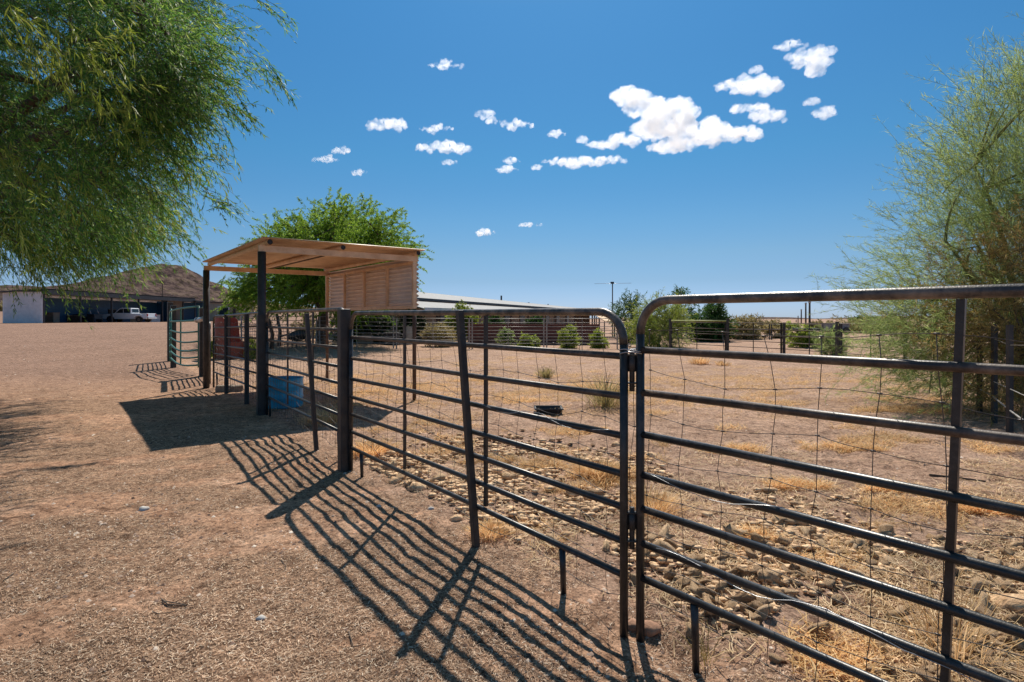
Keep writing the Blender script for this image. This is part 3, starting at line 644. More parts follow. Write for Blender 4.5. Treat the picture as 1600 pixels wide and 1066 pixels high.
# red cut-away drum
x0, y0 = gp(362, 560); t = thing('feed_drum', 'dark red plastic drum with its near side cut low, behind the fence', 'drum', (x0, y0, 0))
vs = []; fs = []; n = 40; r0 = .60
for k in range(n):
    a = 2*math.pi*k/n; c_ = math.cos(a); h_ = .62+.92*float(sst(-.02, -.22, -(-c_)) if False else (1 if c_ < -.05 else (0 if c_ > .22 else .5+.5*math.cos(math.pi*(c_+.05)/.27))))
    for rr_ in (r0, r0-.02):
        vs += [(x0+rr_*c_, y0+rr_*math.sin(a)*.8, 0), (x0+rr_*c_, y0+rr_*math.sin(a)*.8, h_)]
for k in range(n):
    a = 4*k; b = 4*((k+1) % n); fs += [(a, b, b+1, a+1), (a+2, a+3, b+3, b+2), (a+1, b+1, b+3, a+3)]
MB().add(vs, fs).build('shell', M['dred'], t, False)
m = MB(); m.lathe([(.001, .05), (.57, .05)], (x0, y0, 0), 24); m.build('floor_disc', M['dred'], t)
# black feed pan
x0, y0 = gp(857, 645); t = thing('feed_pan', 'small black rectangular rubber feed pan lying alone on the paddock dirt', 'feed pan', (x0, y0, 0))
g = gz(x0, y0); o_ = []; 
def ringr(w_, d_, z): return [(x0-w_, y0-d_, z), (x0+w_, y0-d_, z), (x0+w_, y0+d_, z), (x0-w_, y0+d_, z)]
vs = ringr(.17, .10, g)+ringr(.215, .19, g+.075)+ringr(.20, .175, g+.075)+ringr(.165, .14, g+.015)
fs = [(3, 2, 1, 0), (12, 13, 14, 15)]+[(k+4*j, (k+1) % 4+4*j, (k+1) % 4+4*j+4, k+4*j+4) for j in range(3) for k in range(4)]
MB().add(vs, fs).build('pan', M['rubber'], t)
m = MB(); m.tube([(x0-.22, y0-.19, g+.077), (x0+.22, y0-.19, g+.077), (x0+.22, y0+.19, g+.077), (x0-.22, y0+.19, g+.077), (x0-.22, y0-.19, g+.077)], .011, 6); m.build('rim', M['rubber'], t)
# concrete blocks by the fence foot
for i, (px, py, lb) in enumerate(((351, 612, 'flat grey concrete block at the foot of the shelter side fence'), (369, 612, 'second smaller concrete block right of the flat one under the shelter fence'))):
    x0, y0 = gp(px, py); m = MB(); m.box((x0, y0, .06), (.32-.1*i, .2, .14), .3+.5*i); o = m.build('concrete_block', M['concrete'], None, origin=(x0, y0, 0)); bv = o.modifiers.new('b', 'BEVEL'); bv.width = .015; tag(o, lb, 'block')

# rocks
def rockmesh(seed, sx, sy, sz, sub=2, rough=.5):
    v, f = (ICO2 if sub == 2 else ICO1); rn = random.Random(seed); o_ = Vector((rn.random()*50, rn.random()*50, 0)); out = []
    for p in v:
        q = Vector(p); d = 1+rough*(mnoise.noise(q*1.3+o_))+rough*.4*mnoise.noise(q*3.1+o_); out.append((p[0]*sx*d, p[1]*sy*d, p[2]*sz*d))
    me = bpy.data.meshes.new('rock'); me.from_pydata(out, [], f.tolist()); me.polygons.foreach_set('use_smooth', [True]*len(f)); return me
def rock(label, px, py, s_, mt='rock', seed=1, sink=.35, cat='rock', name='rock'):
    x, y = gp(px, py); me = rockmesh(seed, s_, s_*.8, s_*.65); o = link(name, me, M[mt], None, (x, y, gz(x, y)+s_*.65*(1-2*sink)*.6)); return tag(o, label, cat)
rock('broken reddish rock at the foot of the hinged joint', 1014, 975, .062, 'rock', 3)
rock('red clay lump between the two uprights of the joint', 988, 972, .045, 'rock', 14)
rock('brown stone lying beside the slim leaning post', 712, 812, .05, 'stone', 5)
rock('little tan stone in front of the slim leaning post', 673, 796, .025, 'pale_stone', 6)
rock('dark lump heap under the panel left of the slim leaning post', 652, 765, .08, 'stone', 7)
rock('brown lump close to the left of the dark heap', 617, 752, .06, 'stone', 8)
rock('pale flat stone on the foreground litter left of the post shadow', 225, 797, .04, 'pale_stone', 9, .5)
rock('pale chip of stone at the lower middle left of the litter', 408, 966, .025, 'pale_stone', 10, .4)
rock('tiny white stone just below the thick square post', 592, 792, .022, 'pale_stone', 11)
rock('large angular grey brown rock at the right edge of the picture', 1592, 948, .10, 'stone', 12)
rock('dark stone sitting alone in front of the hinge on paddock dirt', 963, 697, .055, 'stone', 15)
rock('chunky dark stone right of the hinged joint in the paddock', 1017, 715, .06, 'stone', 16)

# droppings / clods: 300 of the nearest as things, the rest one scatter
def dens(x, y):
    px = 800+F_PX*x/y; n_ = fbm(x*1.15+2.5, y*1.15+7, 4, .6)
    b = sst(.41, .56, n_)
    return b
cl = []
rn = np.random.default_rng(11)
while len(cl) < 5300:
    y = float(rn.uniform(1.5, 7.6)); x = float(rn.uniform(-1.8, 4.6)); ip = float(inpad(np.array([x]), np.array([y]))[0])
    if ip < .25 or abs(x/y) > .95: continue
    if x > 1.5 and y > 5.0: continue
    d_ = float(dens(np.array([x]), np.array([y]))[0])*(1-float(sst(6.0, 7.6, np.array(y))))
    d_ = d_*.95+.025
    band = 1 if ip < 2.9 else .25
    if rn.random() > d_*band: continue
    cl.append((x, y, float((.011+.030*rn.random()**2.0)*(1.5 if rn.random() < .07 else 1))))
CM = [rockmesh(100+i, 1, random.uniform(.6, .95), random.uniform(.5, .85), 1 if i > 7 else 2, 1.05) for i in range(10)]
cl.sort(key=lambda c: -(c[2]/c[1]))
for me in CM: me.materials.append(M['stone'])
for (x, y, s_) in cl[:299]:
    me = CM[random.randrange(8)]; o = bpy.data.objects.new('dung_clod', me); COL.objects.link(o); o.location = (x, y, gz(x, y)+s_*random.uniform(.25, .5)); o.scale = (s_*random.uniform(1, 1.45), s_*random.uniform(.8, 1.1), s_*random.uniform(.8, 1.15)); o.rotation_euler = (random.uniform(-.6, .6), random.uniform(-.6, .6), random.uniform(0, 6.28))
    tag(o, 'dry tan horse dropping among the heaps inside the nearest fence', 'dropping', 'dry droppings scattered inside the fence')
V = []; F_ = []; nb = 0
B1 = [np.array([v.co[:] for v in CM[8+i % 2].vertices]) for i in range(2)]; Fi = ICO1[1]
for (x, y, s_) in cl[299:]:
    a = random.uniform(0, 6.28); c_, s2 = math.cos(a), math.sin(a); b = B1[random.randrange(2)]*s_
    V.append(np.stack([b[:, 0]*c_-b[:, 1]*s2+x, b[:, 0]*s2+b[:, 1]*c_+y, b[:, 2]+gz(x, y)+s_*random.uniform(.15, .45)], 1)); F_.append(Fi+nb); nb += len(b)
tag(np_mesh('dung_scatter', np.vstack(V), np.vstack(F_), M['stone'], smooth=True), 'small dry tan droppings spread over the paddock dirt', 'droppings', kind='stuff')

# grit and pebbles strewn over the open dirt
pb = sample_pts = None
rn = np.random.default_rng(77); n_ = 16000; yy = 2.2*(30/2.2)**rn.random(n_); xx = rn.uniform(-.95, .95, n_)*yy; kk = rn.random(n_) < np.clip(.25+1.2*(fbm(xx*.8, yy*.8, 4, .6)-.4)*3, .05, 1); xx, yy = xx[kk], yy[kk]
rr_ = (.004+.012*rn.random(len(xx))**3)*(1+yy*.035); hp = np.array([[1, 0, 0], [.2, 1, 0], [-1, .2, 0], [0, -1, 0], [.1, .1, .75]]); hf = np.array([[0, 1, 4], [1, 2, 4], [2, 3, 4], [3, 0, 4]])
aa = rn.uniform(0, 6.28, len(xx)); V = np.stack([hp[None, :, 0]*np.cos(aa)[:, None]-hp[None, :, 1]*np.sin(aa)[:, None], hp[None, :, 0]*np.sin(aa)[:, None]+hp[None, :, 1]*np.cos(aa)[:, None], np.repeat(hp[None, :, 2], len(xx), 0)], 2)*rr_[:, None, None]
V += np.stack([xx, yy, ground(xx, yy)], 1)[:, None, :]
tag(np_mesh('pebbles', V.reshape(-1, 3), (hf[None]+np.arange(len(xx))[:, None, None]*5).reshape(-1, 3), leafmat('pebble_grit', [(0, (.07, .04, .03)), (.5, (.2, .13, .1)), (.8, (.45, .33, .26)), (1, (.7, .6, .5))], 0, .9)), 'scattered grit and small pebbles over the dirt', 'pebbles', kind='stuff')

# ------------------------------------------------------------------ litter, straw, grass as scattered strips
def strips(name, xy, length, width, mt, label, cat, kind='stuff', up=0.0, curl=.5, lift=.004, seed=1, direction=None, parent=None):
    """curved 3-segment ribbons lying on (up=0) or rising from the ground"""
    rn = np.random.default_rng(seed); n = len(xy); x = xy[:, 0]; y = xy[:, 1]
    a = rn.uniform(0, 2*np.pi, n) if direction is None else direction+rn.normal(0, .5, n)
    L = length*rn.uniform(.5, 1.3, n) if np.isscalar(length) else length; W = width*rn.uniform(.7, 1.3, n)
    k = rn.normal(0, curl, n); z0 = ground(x, y); V = np.zeros((n, 8, 3)); el = up*rn.uniform(.4, 1.2, n)
    px, py, pz = x.copy(), y.copy(), z0+lift*rn.uniform(.2, 1.6, n)
    for s_ in range(4):
        aa = a+k*s_; sx, sy = -np.sin(aa), np.cos(aa); w_ = W*(1 if s_ < 3 else .4)/2
        roll = rn.uniform(-.6, .6, n) if s_ == 0 else roll
        V[:, 2*s_, :] = np.stack([px+sx*w_, py+sy*w_, pz+roll*w_], 1); V[:, 2*s_+1, :] = np.stack([px-sx*w_, py-sy*w_, pz-roll*w_], 1)
        ce = np.cos(el); px = px+np.cos(aa)*ce*L/3; py = py+np.sin(aa)*ce*L/3
        pz = np.where(el > .05, pz+np.sin(el)*L/3, np.maximum(ground(px, py)+lift*rn.uniform(.2, 1.5, n), pz*.0+ground(px, py)))
        el = el*.72
    b = (np.arange(n)*8)[:, None]; Fq = np.concatenate([b+np.array([[0, 1, 3, 2]]), b+np.array([[2, 3, 5, 4]]), b+np.array([[4, 5, 7, 6]])], 0)
    o = np_mesh(name, V.reshape(-1, 3), Fq, mt, parent)
    if label: tag(o, label, cat, kind=kind)
    return o
def sample(n, x0, x1, y0, y1, f, seed):
    rn = np.random.default_rng(seed); out = []; c = 0
    while c < n:
        # more of them close to the lens
        y = y0*(y1/y0)**rn.random(60000); x = rn.uniform(-1, 1, 60000)*y*1.0
        k = (x > x0) & (x < x1) & (np.abs(x/y) < .98)
        p = f(x, y)*k; s_ = rn.random(60000) < p; out.append(np.stack([x[s_], y[s_]], 1)); c += s_.sum()
    return np.vstack(out)[:n]
def f_lit(x, y): return np.clip(.05+.95*litmap(x, y), 0, 1)*(1-.8*sst(0, .8, inpad(x, y)))
strips('ground_litter', sample(105000, -9, 6, 1.55, 9.5, f_lit, 21), .027, .0026, M['straw'], 'shredded dry straw litter covering the foreground ground', 'litter', seed=3, lift=.005, curl=.55)
strips('straw_litter', sample(13000, -2, 6, 1.5, 6.5, lambda x, y: (1-np.exp(-((x-.75)**2+(y-2.6)**2)/.15))*sst(.1, .5, inpad(x, y))*sst(.42, .58, fbm(x*1.4+8, y*1.4+1, 4, .6)), 22), .13, .0036, M['straw2'], 'loose golden straw lying among the droppings inside the fence', 'straw', seed=4, lift=.018, curl=.25)
def f_tuft(x, y):
    ip = inpad(x, y); b = (.25+.75*sst(4, 6, y))*sst(.60, .70, fbm(x*1.3+11, y*1.3+3, 5, .6))*(ip > .25)
    c = sst(.52, .62, fbm(x*1.6, y*2.6+8, 6, .72))*sst(8.5, 10.5, y)*(1-sst(14, 17, y))*(ip > .6)
    return np.maximum(np.maximum(b*.5, c*.5), patches(x, y))
strips('dry_grass', sample(34000, -5, 12, 2.0, 17, f_tuft, 23), .10, .0045, M['gold'], 'patches of short orange dry grass on the paddock', 'dry grass', seed=5, up=.75, curl=.2)
# dry grass clumps that stand alone
def clump(name, label, px, py, r_, h_, n, mt, cat, seed, w_=.004, grp=None, up=1.0):
    x, y = gp(px, py); rn = np.random.default_rng(seed); q = rn.normal(0, r_*.45, (n, 2)); xy = q+np.array([x, y])
    o = strips(name, xy, h_, w_, M[mt], None, None, seed=seed, up=up, direction=np.arctan2(q[:, 1], q[:, 0]), curl=.12)
    tag(o, label, cat, grp, None); return o
clump('grass_clump', 'orange grass clump left of the panel foot by the thick square post', 580, 708, .22, .17, 900, 'gold', 'grass clump', 31)
clump('grass_clump', 'sparse dry clump beside the foot of the slim leaning post', 765, 835, .12, .12, 350, 'gold', 'grass clump', 32, .003)
clump('grass_clump', 'orange clump against the fence just left of the hinged joint', 935, 745, .25, .15, 900, 'gold', 'grass clump', 33)
clump('grass_clump', 'dry grass clump behind the thin leaning post', 512, 660, .3, .22, 800, 'gold', 'grass clump', 34)
clump('grass_clump', 'tall dead weed just right of the hinged joint', 1020, 800, .2, .2, 500, 'gold', 'grass clump', 35, .003, up=1.3)
clump('weed', 'tall leafy weed in the orange grass behind the panel left of the joint', 945, 635, .28, .55, 260, 'leafG', 'weed', 36, .008, up=1.5)
clump('weed', 'small green weed standing beyond the black feed pan', 853, 590, .16, .28, 200, 'leafG', 'weed', 37, .01, up=1.5)
clump('grass_clump', 'small orange grass tuft on open dirt toward the far corral', 1093, 569, .3, .26, 260, 'gold', 'grass clump', 38, .012, up=1.3)
clump('grass_clump', 'second faint orange tuft on open dirt right of the first one', 1129, 571, .25, .16, 160, 'gold', 'grass clump', 39, .012, up=1.2)
clump('grass_clump', 'wispy straw growing up around the brace at the right', 1490, 1030, .16, .35, 130, 'gold', 'grass clump', 40, .003, up=1.35)
clump('grass_clump', 'dead brown stalks by the short leg of the nearest panel', 1105, 1020, .05, .16, 22, 'leafD', 'grass clump', 41, .004, up=1.4)
# sticks
def stick(label, pts, r_=.004):
    P = []
    for px, py in pts: x, y = gp(px, py); P.append((x, y, gz(x, y)+r_+.004))
    m = MB(); m.tube(P, [r_*(1-.5*i/len(P)) for i in range(len(P))], 5); tag(m.build('stick', M['bark'], None, True), label, 'stick')
stick('forked dark twig lying on bare dirt in the lower left', [(252, 936), (262, 941), (292, 943), (290, 941), (255, 938)])
stick('thin curved twig under the forked twig', [(238, 953), (246, 956), (268, 952), (280, 948)], .0025)
stick('short brown twig at the left edge of the litter', [(5, 910), (12, 905), (24, 896)], .003)
stick('small twisted twig in the middle of the litter', [(440, 872), (447, 881), (445, 888)], .003)
stick('long pale stick lying on paddock dirt at the right', [(1452, 746), (1500, 751), (1540, 755)], .012)
stick('thin twig under the lowest rail shadows at the lower middle', [(545, 985), (552, 1006), (572, 1004)], .003)

# ------------------------------------------------------------------ trees
def leaves(rn, P0, D, L, droop, nl, ll, lw, spread=.8, hang=.35, name='foliage', mt=None, parent=None, twr=0, twmat=None):
    """P0,D (n,3): twig starts and unit directions; nl leaves per twig"""
    n = len(P0); N = n*nl; ti = np.repeat(np.arange(n), nl); u = rn.random(N)**.8
    T = D[ti]; p = P0[ti]+T*(L[ti]*u)[:, None]; p[:, 2] -= droop*L[ti]*u*u
    tan = T.copy(); tan[:, 2] -= 2*droop*u; r_ = rn.normal(0, 1, (N, 3)); d = tan+r_*spread; d[:, 2] -= hang; d /= np.linalg.norm(d, axis=1)[:, None]
    s_ = np.cross(d, rn.normal(0, 1, (N, 3))); s_ /= np.linalg.norm(s_, axis=1)[:, None]+1e-9
    l_ = (ll*rn.uniform(.55, 1.3, N))[:, None]; w_ = (lw*rn.uniform(.7, 1.3, N))[:, None]/2
    bend = np.cross(s_, d)*l_*rn.uniform(-.12, .12, N)[:, None]
    V = np.stack([p, p+d*l_*.45+s_*w_+bend, p+d*l_, p+d*l_*.45-s_*w_+bend], 1).reshape(-1, 3)
    Fq = np.arange(N*4).reshape(-1, 4); o = np_mesh(name, V, Fq, mt, parent)
    if twr:
        k = 4; us = np.linspace(0, 1, k); VV = []
        sd_ = np.cross(D, rn.normal(0, 1, (n, 3))); sd_ /= np.linalg.norm(sd_, axis=1)[:, None]; s2 = np.cross(sd_, D)
        for q, uu in enumerate(us):
            pp = P0+D*(L*uu)[:, None]; pp[:, 2] -= droop*L*uu*uu; w1 = twr*(1-.7*uu)
            VV += [pp+sd_*w1, pp-sd_*w1*.5+s2*w1*.87, pp-sd_*w1*.5-s2*w1*.87]
        V = np.stack(VV, 1).reshape(-1, 3); b = (np.arange(n)*3*k)[:, None]; fs = []
        for q in range(k-1):
            for e in range(3): fs.append(b+np.array([[3*q+e, 3*q+(e+1) % 3, 3*q+3+(e+1) % 3, 3*q+3+e]]))
        np_mesh('twigs', V, np.concatenate(fs, 0), twmat, parent)
    return o
def limbs(t, base, fork, cents, mt, r0, r1, rnd, trunk_pts=None, sub=None):
    """trunk from base to fork, then a tapered bowed limb to every cluster centre"""
    m = MB(); b = Vector(base); f = Vector(fork); mid = b.lerp(f, .5)+Vector((rnd.uniform(-.1, .1), rnd.uniform(-.1, .1), 0))
    m.tube([b-Vector((0, 0, .1)), mid, f, f+(f-mid)*.3], [r0*1.2, r0, r0*.8, r0*.5], 10); m.build('trunk', mt, t, True)
    m = MB(); mains = []
    cs = sorted(cents, key=lambda c: rnd.random()); nm = max(5, len(cs)//12)
    for c in cs[:nm]:
        c = Vector(c); k = f.lerp(c, .5)+Vector((rnd.uniform(-.3, .3), rnd.uniform(-.3, .3), .12*(c-f).length)); pts = [f.lerp(k, u).lerp(k.lerp(c, u), u) for u in np.linspace(0, 1, 8)]
        m.tube(pts, [r0*.55*(1-u)+r1*u for u in np.linspace(0, 1, 8)], 7); mains.append(pts)
    for c in cs[nm:]:
        c = Vector(c); best = min((p for pts in mains for p in pts[2:]), key=lambda p: (p-c).length+(.6 if p.z > c.z+.5 else 0)); k = best.lerp(c, .5)+Vector((rnd.uniform(-.15, .15), rnd.uniform(-.15, .15), .1*(c-best).length))
        pts = [best.lerp(k, u).lerp(k.lerp(c, u), u) for u in np.linspace(0, 1, 5)]; m.tube(pts, [r1*1.8*(1-u)+r1*.6*u for u in np.linspace(0, 1, 5)], 5, cap=False)
    m.build('branches', mt, t, True)
def unit(a): return a/np.linalg.norm(a, axis=1)[:, None]

# big feathery tree on the left
def left_tree():
    rnd = random.Random(5); rn = np.random.default_rng(5)
    t = thing('tree', 'large feathery green tree hanging in from the upper left corner', 'tree', (-11.5, 9.0, 0))
    ey = [-300, -60, 0, 30, 80, 130, 175, 215, 250, 300, 340, 372, 400, 425, 445]; ex = [250, 310, 355, 335, 315, 335, 295, 278, 272, 305, 275, 250, 235, 225, 190]
    cents = []; 
    while len(cents) < 275:
        py = rnd.uniform(-330, 410); px = rnd.uniform(-330, 430); e = np.interp(py, ey, ex)
        if px > e-18: continue
        if px < -60 and rnd.random() < .45: continue
        low = 1 if py > 360 else 0
        Y = rnd.uniform(6.6, 12.5) if py < 300 else rnd.uniform(8.5, 13)
        if py > 365 and (px > 190 or px < -150): continue
        cents.append(at(px, py-8, Y))
    limbs(t, (-11.5, 9.0, 0), (-10.6, 9.3, 2.6), cents, M['bark'], .26, .018, rnd)
    C = np.array([c[:] for c in cents]); K = 50; P0 = np.repeat(C, K, 0)+rn.normal(0, .26, (len(C)*K, 3))
    ctr = np.array([-10.5, 9.5, 5.0]); out = unit(np.repeat(C, K, 0)-ctr); D = unit(out*.75+np.array([.45, -.1, -.25])+rn.normal(0, .55, P0.shape))
    L = rn.uniform(.35, .8, len(P0)); SP = [(P0, D, L)]
    # bright near sprays of longer leaves
    Q = np.array([at(px, py, Y)[:] for px, py, Y in ((110, 60, 5.2), (150, 105, 5.4), (60, 70, 5.0), (20, 20, 4.8), (150, 30, 5.5), (200, 170, 6.2), (170, 150, 6), (250, 300, 7), (300, 255, 7), (0, 330, 4.8), (225, 345, 7.2), (130, 280, 6.5), (60, 400, 8), (200, 395, 9), (30, 230, 6))])
    P0 = np.repeat(Q, 14, 0)+rn.normal(0, .13, (len(Q)*14, 3)); D = unit(np.array([[.5, -.1, -.5]])+rn.normal(0, .5, P0.shape)); L = rn.uniform(.2, .45, len(P0))
    leaves(rn, P0, D, L, .3, 12, .12, .011, .4, .4, 'bright_spray', M['leafF'], t)
    # bare twiggy tips reaching out past the crown
    tips = [(418, 8, 7.5, 455, 30), (425, 100, 7.5, 452, 138), (395, 90, 7.5, 445, 120), (372, 170, 8, 402, 182), (325, 295, 8.5, 370, 314), (318, 250, 8.5, 345, 232), (345, 320, 8.5, 372, 318), (280, 360, 9, 315, 378)]
    P0 = []; D = []; L = []
    for a, b, Y, c, d in tips:
        for q in range(5):
            p = np.array(at(a+rnd.uniform(-30, 0), b+rnd.uniform(-16, 12), Y)[:]); e = np.array(at(c, d, Y)[:])-p+rn.normal(0, .08, 3); P0.append(p); D.append(e/np.linalg.norm(e)); L.append(np.linalg.norm(e))
    SP.append((np.array(P0), np.array(D), np.array(L)))
    P0, D, L = [np.concatenate(q) for q in zip(*SP)]
    leaves(rn, P0, D, L, .33, 28, .095, .0125, .55, .30, 'foliage', M['leafA'], t, .0035, M['bark'])
left_tree()

def crown_tree(label, base, cents, K, Ltw, nl, ll, lw, mt, bark, r0, r1, seed, ctr, fork, jit=.5, droop=.3, bias=(0, 0, .1), spread=.9, twr=0, name='tree', grp=None, hang=.2, cat='tree'):
    rnd = random.Random(seed); rn = np.random.default_rng(seed); t = thing(name, label, cat, base, grp)
    limbs(t, base, fork, cents, M[bark], r0, r1, rnd)
    C = np.array([tuple(c) for c in cents]); P0 = np.repeat(C, K, 0)+rn.normal(0, jit, (len(C)*K, 3)); out = unit(np.repeat(C, K, 0)-np.array(ctr)+1e-3)
    D = unit(out*.8+np.array(bias)+rn.normal(0, .55, P0.shape)); L = Ltw*rn.uniform(.5, 1.3, len(P0))
    leaves(rn, P0, D, L, droop, nl, ll, lw, spread, hang, 'crown', M[mt], t, twr, M[bark]); return t
def silh(pts, n, Y, dY, seed):
    """cluster centres filling an outline (photo pixels) with real depth"""
    rnd = random.Random(seed); out = []; xs = [p[0] for p in pts]; ys = [p[1] for p in pts]
    def inside(x, y):
        c = False; j = len(pts)-1
        for i in range(len(pts)):
            xi, yi = pts[i]; xj, yj = pts[j]
            if (yi > y) != (yj > y) and x < (xj-xi)*(y-yi)/(yj-yi)+xi: c = not c
            j = i
        return c
    cx = (min(xs)+max(xs))/2; w_ = (max(xs)-min(xs))/2
    while len(out) < n:
        x = rnd.uniform(min(xs), max(xs)); y = rnd.uniform(min(ys), max(ys))
        if inside(x, y): k = max(.25, 1-((x-cx)/w_)**2)**.5; out.append(at(x, y, Y+rnd.uniform(-dY, dY)*k))
    return out
# mesquite behind the shelter
sil = [(372, 472), (388, 445), (412, 425), (412, 392), (436, 372), (436, 358), (465, 350), (500, 345), (528, 340), (570, 342), (600, 356), (618, 376), (626, 385), (632, 400), (628, 440), (618, 455), (560, 478), (480, 476), (410, 472)]
crown_tree('bushy bright green tree rising behind the tan shelter', (-9.9, 30, 0), silh(sil, 150, 30, 4.2, 3), 30, .95, 64, .12, .032, 'leafB', 'bark', .3, .04, 3, (-9.8, 30, 3.6), (-9.8, 30, 1.9), jit=.42, droop=.25, bias=(.0, 0, .12), spread=.8)
# palo verde on the right
def right_tree():
    pts = [(1630, 110), (1600, 130), (1560, 165), (1520, 185), (1500, 235), (1475, 290), (1460, 345), (1425, 385), (1410, 425), (1385, 450), (1370, 480), (1350, 530), (1335, 580), (1360, 612), (1420, 632), (1490, 636), (1545, 590), (1640, 560), (1750, 500), (1850, 380), (1850, 200), (1750, 60)]
    cents = silh(pts, 185, 10.4, 1.7, 8); cents = [Vector((c.x, c.y, max(c.z, .25))) for c in cents]
    base = (9.4, 10.6, 0)
    crown_tree('wispy green palo verde tree leaning in at the right edge', base, cents, 34, .75, 36, .12, .0062, 'leafC', 'gbark', .16, .014, 8, (10.0, 10.4, 2.0), (9.3, 10.5, .7), jit=.34, droop=.0, bias=(-.35, -.05, .22), spread=.55, twr=.0035, hang=0)
    cents = silh([(1490, 400), (1620, 380), (1720, 420), (1700, 600), (1600, 640), (1510, 600), (1480, 500)], 45, 9.4, 1.0, 9)
    crown_tree('brownish dried shrub in front of the palo verde at the right edge', (8.6, 9.6, 0), cents, 30, .55, 34, .10, .008, 'leafD', 'bark', .06, .01, 9, (8.6, 9.5, 1.0), (8.6, 9.6, .4), jit=.3, droop=.1, bias=(-.1, 0, .1), spread=.7, twr=.003, name='shrub', cat='shrub')
right_tree()
# far trees and bushes
def bush(label, px, py0, py1, w_, mt, seed, n=40, Y=None, K=9, ll=.16, lw=.03, name='bush', cat='bush', bark='bark', grp=None, base_y=None, spread=.9, lt=.35, round_=False, twr=0):
    """px centre, py0 top, py1 foot, w_ width in photo pixels"""
    Y = Y or gy(py1); rnd = random.Random(seed); k = Y/F_PX; hw = w_/2; h_ = py1-py0; cents = []
    while len(cents) < n:
        a, b = rnd.uniform(-1, 1), rnd.uniform(-1, 1); c = rnd.uniform(-1, 1)
        if a*a+b*b+c*c > 1: continue
        cents.append(at(px+a*hw*.82, (py0+py1)/2-b*h_*.42, Y+c*hw*k*.8))
    x, y = (px-800)/F_PX*Y, Y; gz_ = gz(x, y)
    cents = [Vector((c.x, c.y, max(c.z, gz_+.1))) for c in cents]; ctr = (x, y, HC-((py0+py1)/2-HZ)*k)
    return crown_tree(label, (x, y, gz_), cents, K, h_*k*lt*.6, 14, ll, lw, mt, bark, max(.03, w_*k*.03), .012, seed, ctr, (x, y, gz_+h_*k*.2), jit=hw*k*.16, droop=.1 if not round_ else 0, spread=spread, name=name, grp=grp, cat=cat, twr=twr)
bush('bright green palo verde tree behind the curved panel corner', 1030, 468, 549, 92, 'leafF', 51, 70, 30, 14, .2, .022, 'tree', 'tree', 'gbark', spread=.7, twr=.012)
bush('thin dark tree left of the bright palo verde tree', 980, 462, 540, 50, 'leafE', 52, 34, 36, 12, .2, .035, 'tree', 'tree')
bush('dark green round tree right of the bright palo verde', 1110, 480, 538, 66, 'leafE', 53, 60, 38, 16, .24, .06, 'tree', 'tree')
bush('tall dark treetop peeking over the panel behind the bright palo verde', 1064, 456, 530, 44, 'leafE', 54, 30, 46, 12, .25, .06, 'tree', 'tree')
bush('brownish dry bush right of the dark round tree', 1165, 496, 532, 58, 'leafG', 55, 40, 42, 12, .25, .05)
bush('low dull green bush further right beyond the corral', 1212, 508, 534, 34, 'leafG', 56, 20, 44, 12, .25, .05)
bush('yellow green bush behind the dark beam near the utility poles', 1256, 514, 545, 58, 'leafF', 57, 26, 30, 12, .18, .04)
bush('bright small shrub left of the wispy palo verde', 1300, 520, 556, 62, 'leafC', 58, 30, 24, 14, .14, .02, 'shrub', 'shrub')
bush('low olive brush on the horizon right of the utility poles', 1330, 505, 528, 90, 'leafG', 59, 34, 60, 12, .3, .07)
bush('straw coloured round shrub in front of the house porch', 687, 508, 542, 56, 'leafG', 60, 50, 31, 16, .1, .03, 'shrub', 'shrub')
bush('round clipped yellow green tree crown under the house eave', 722, 476, 530, 46, 'leafF', 61, 50, 37, 34, .12, .05, 'tree', 'tree', lt=.2)
bush('second clipped tree along the house, with dark base', 775, 492, 540, 36, 'leafE', 62, 36, 36, 34, .12, .05, 'tree', 'tree', lt=.2)
bush('third clipped tree along the house front', 838, 494, 540, 32, 'leafE', 63, 36, 36, 34, .12, .05, 'tree', 'tree', lt=.2)
bush('low bright green shrub left of centre in front of the maroon wall', 826, 526, 546, 30, 'leafF', 64, 22, 29.5, 14, .12, .035, 'shrub', 'shrub')
bush('tall loose yellow green shrub in front of the maroon wall', 890, 513, 548, 30, 'leafF', 65, 26, 29.5, 14, .12, .03, 'shrub', 'shrub')
bush('rounder yellow green shrub next to the panel corner by the maroon wall', 935, 519, 548, 28, 'leafF', 66, 26, 29.5, 14, .12, .03, 'shrub', 'shrub')
bush('pale green shrub at the foot of the second clipped tree', 790, 516, 542, 28, 'leafC', 67, 22, 31, 14, .12, .03, 'shrub', 'shrub')
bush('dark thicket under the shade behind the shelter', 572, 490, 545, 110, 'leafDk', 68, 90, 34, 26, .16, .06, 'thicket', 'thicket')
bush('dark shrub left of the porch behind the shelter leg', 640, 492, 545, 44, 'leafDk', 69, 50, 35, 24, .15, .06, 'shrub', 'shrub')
bush('golden weed clump under the bright green tree', 476, 492, 525, 36, 'leafG', 70, 20, 33, 12, .12, .03, 'shrub', 'shrub')
bush('yellow green weeds right of the red drum', 396, 528, 562, 20, 'leafF', 71, 16, 21.5, 12, .09, .02, 'weed', 'weed', spread=.5)
bush('yellow green weeds left of the red drum', 327, 526, 562, 16, 'leafF', 72, 14, 21.5, 12, .09, .02, 'weed', 'weed', spread=.5)
for i, (px, py, w_, h_) in enumerate(((15, 462, 40, 36), (140, 455, 50, 16))): pass
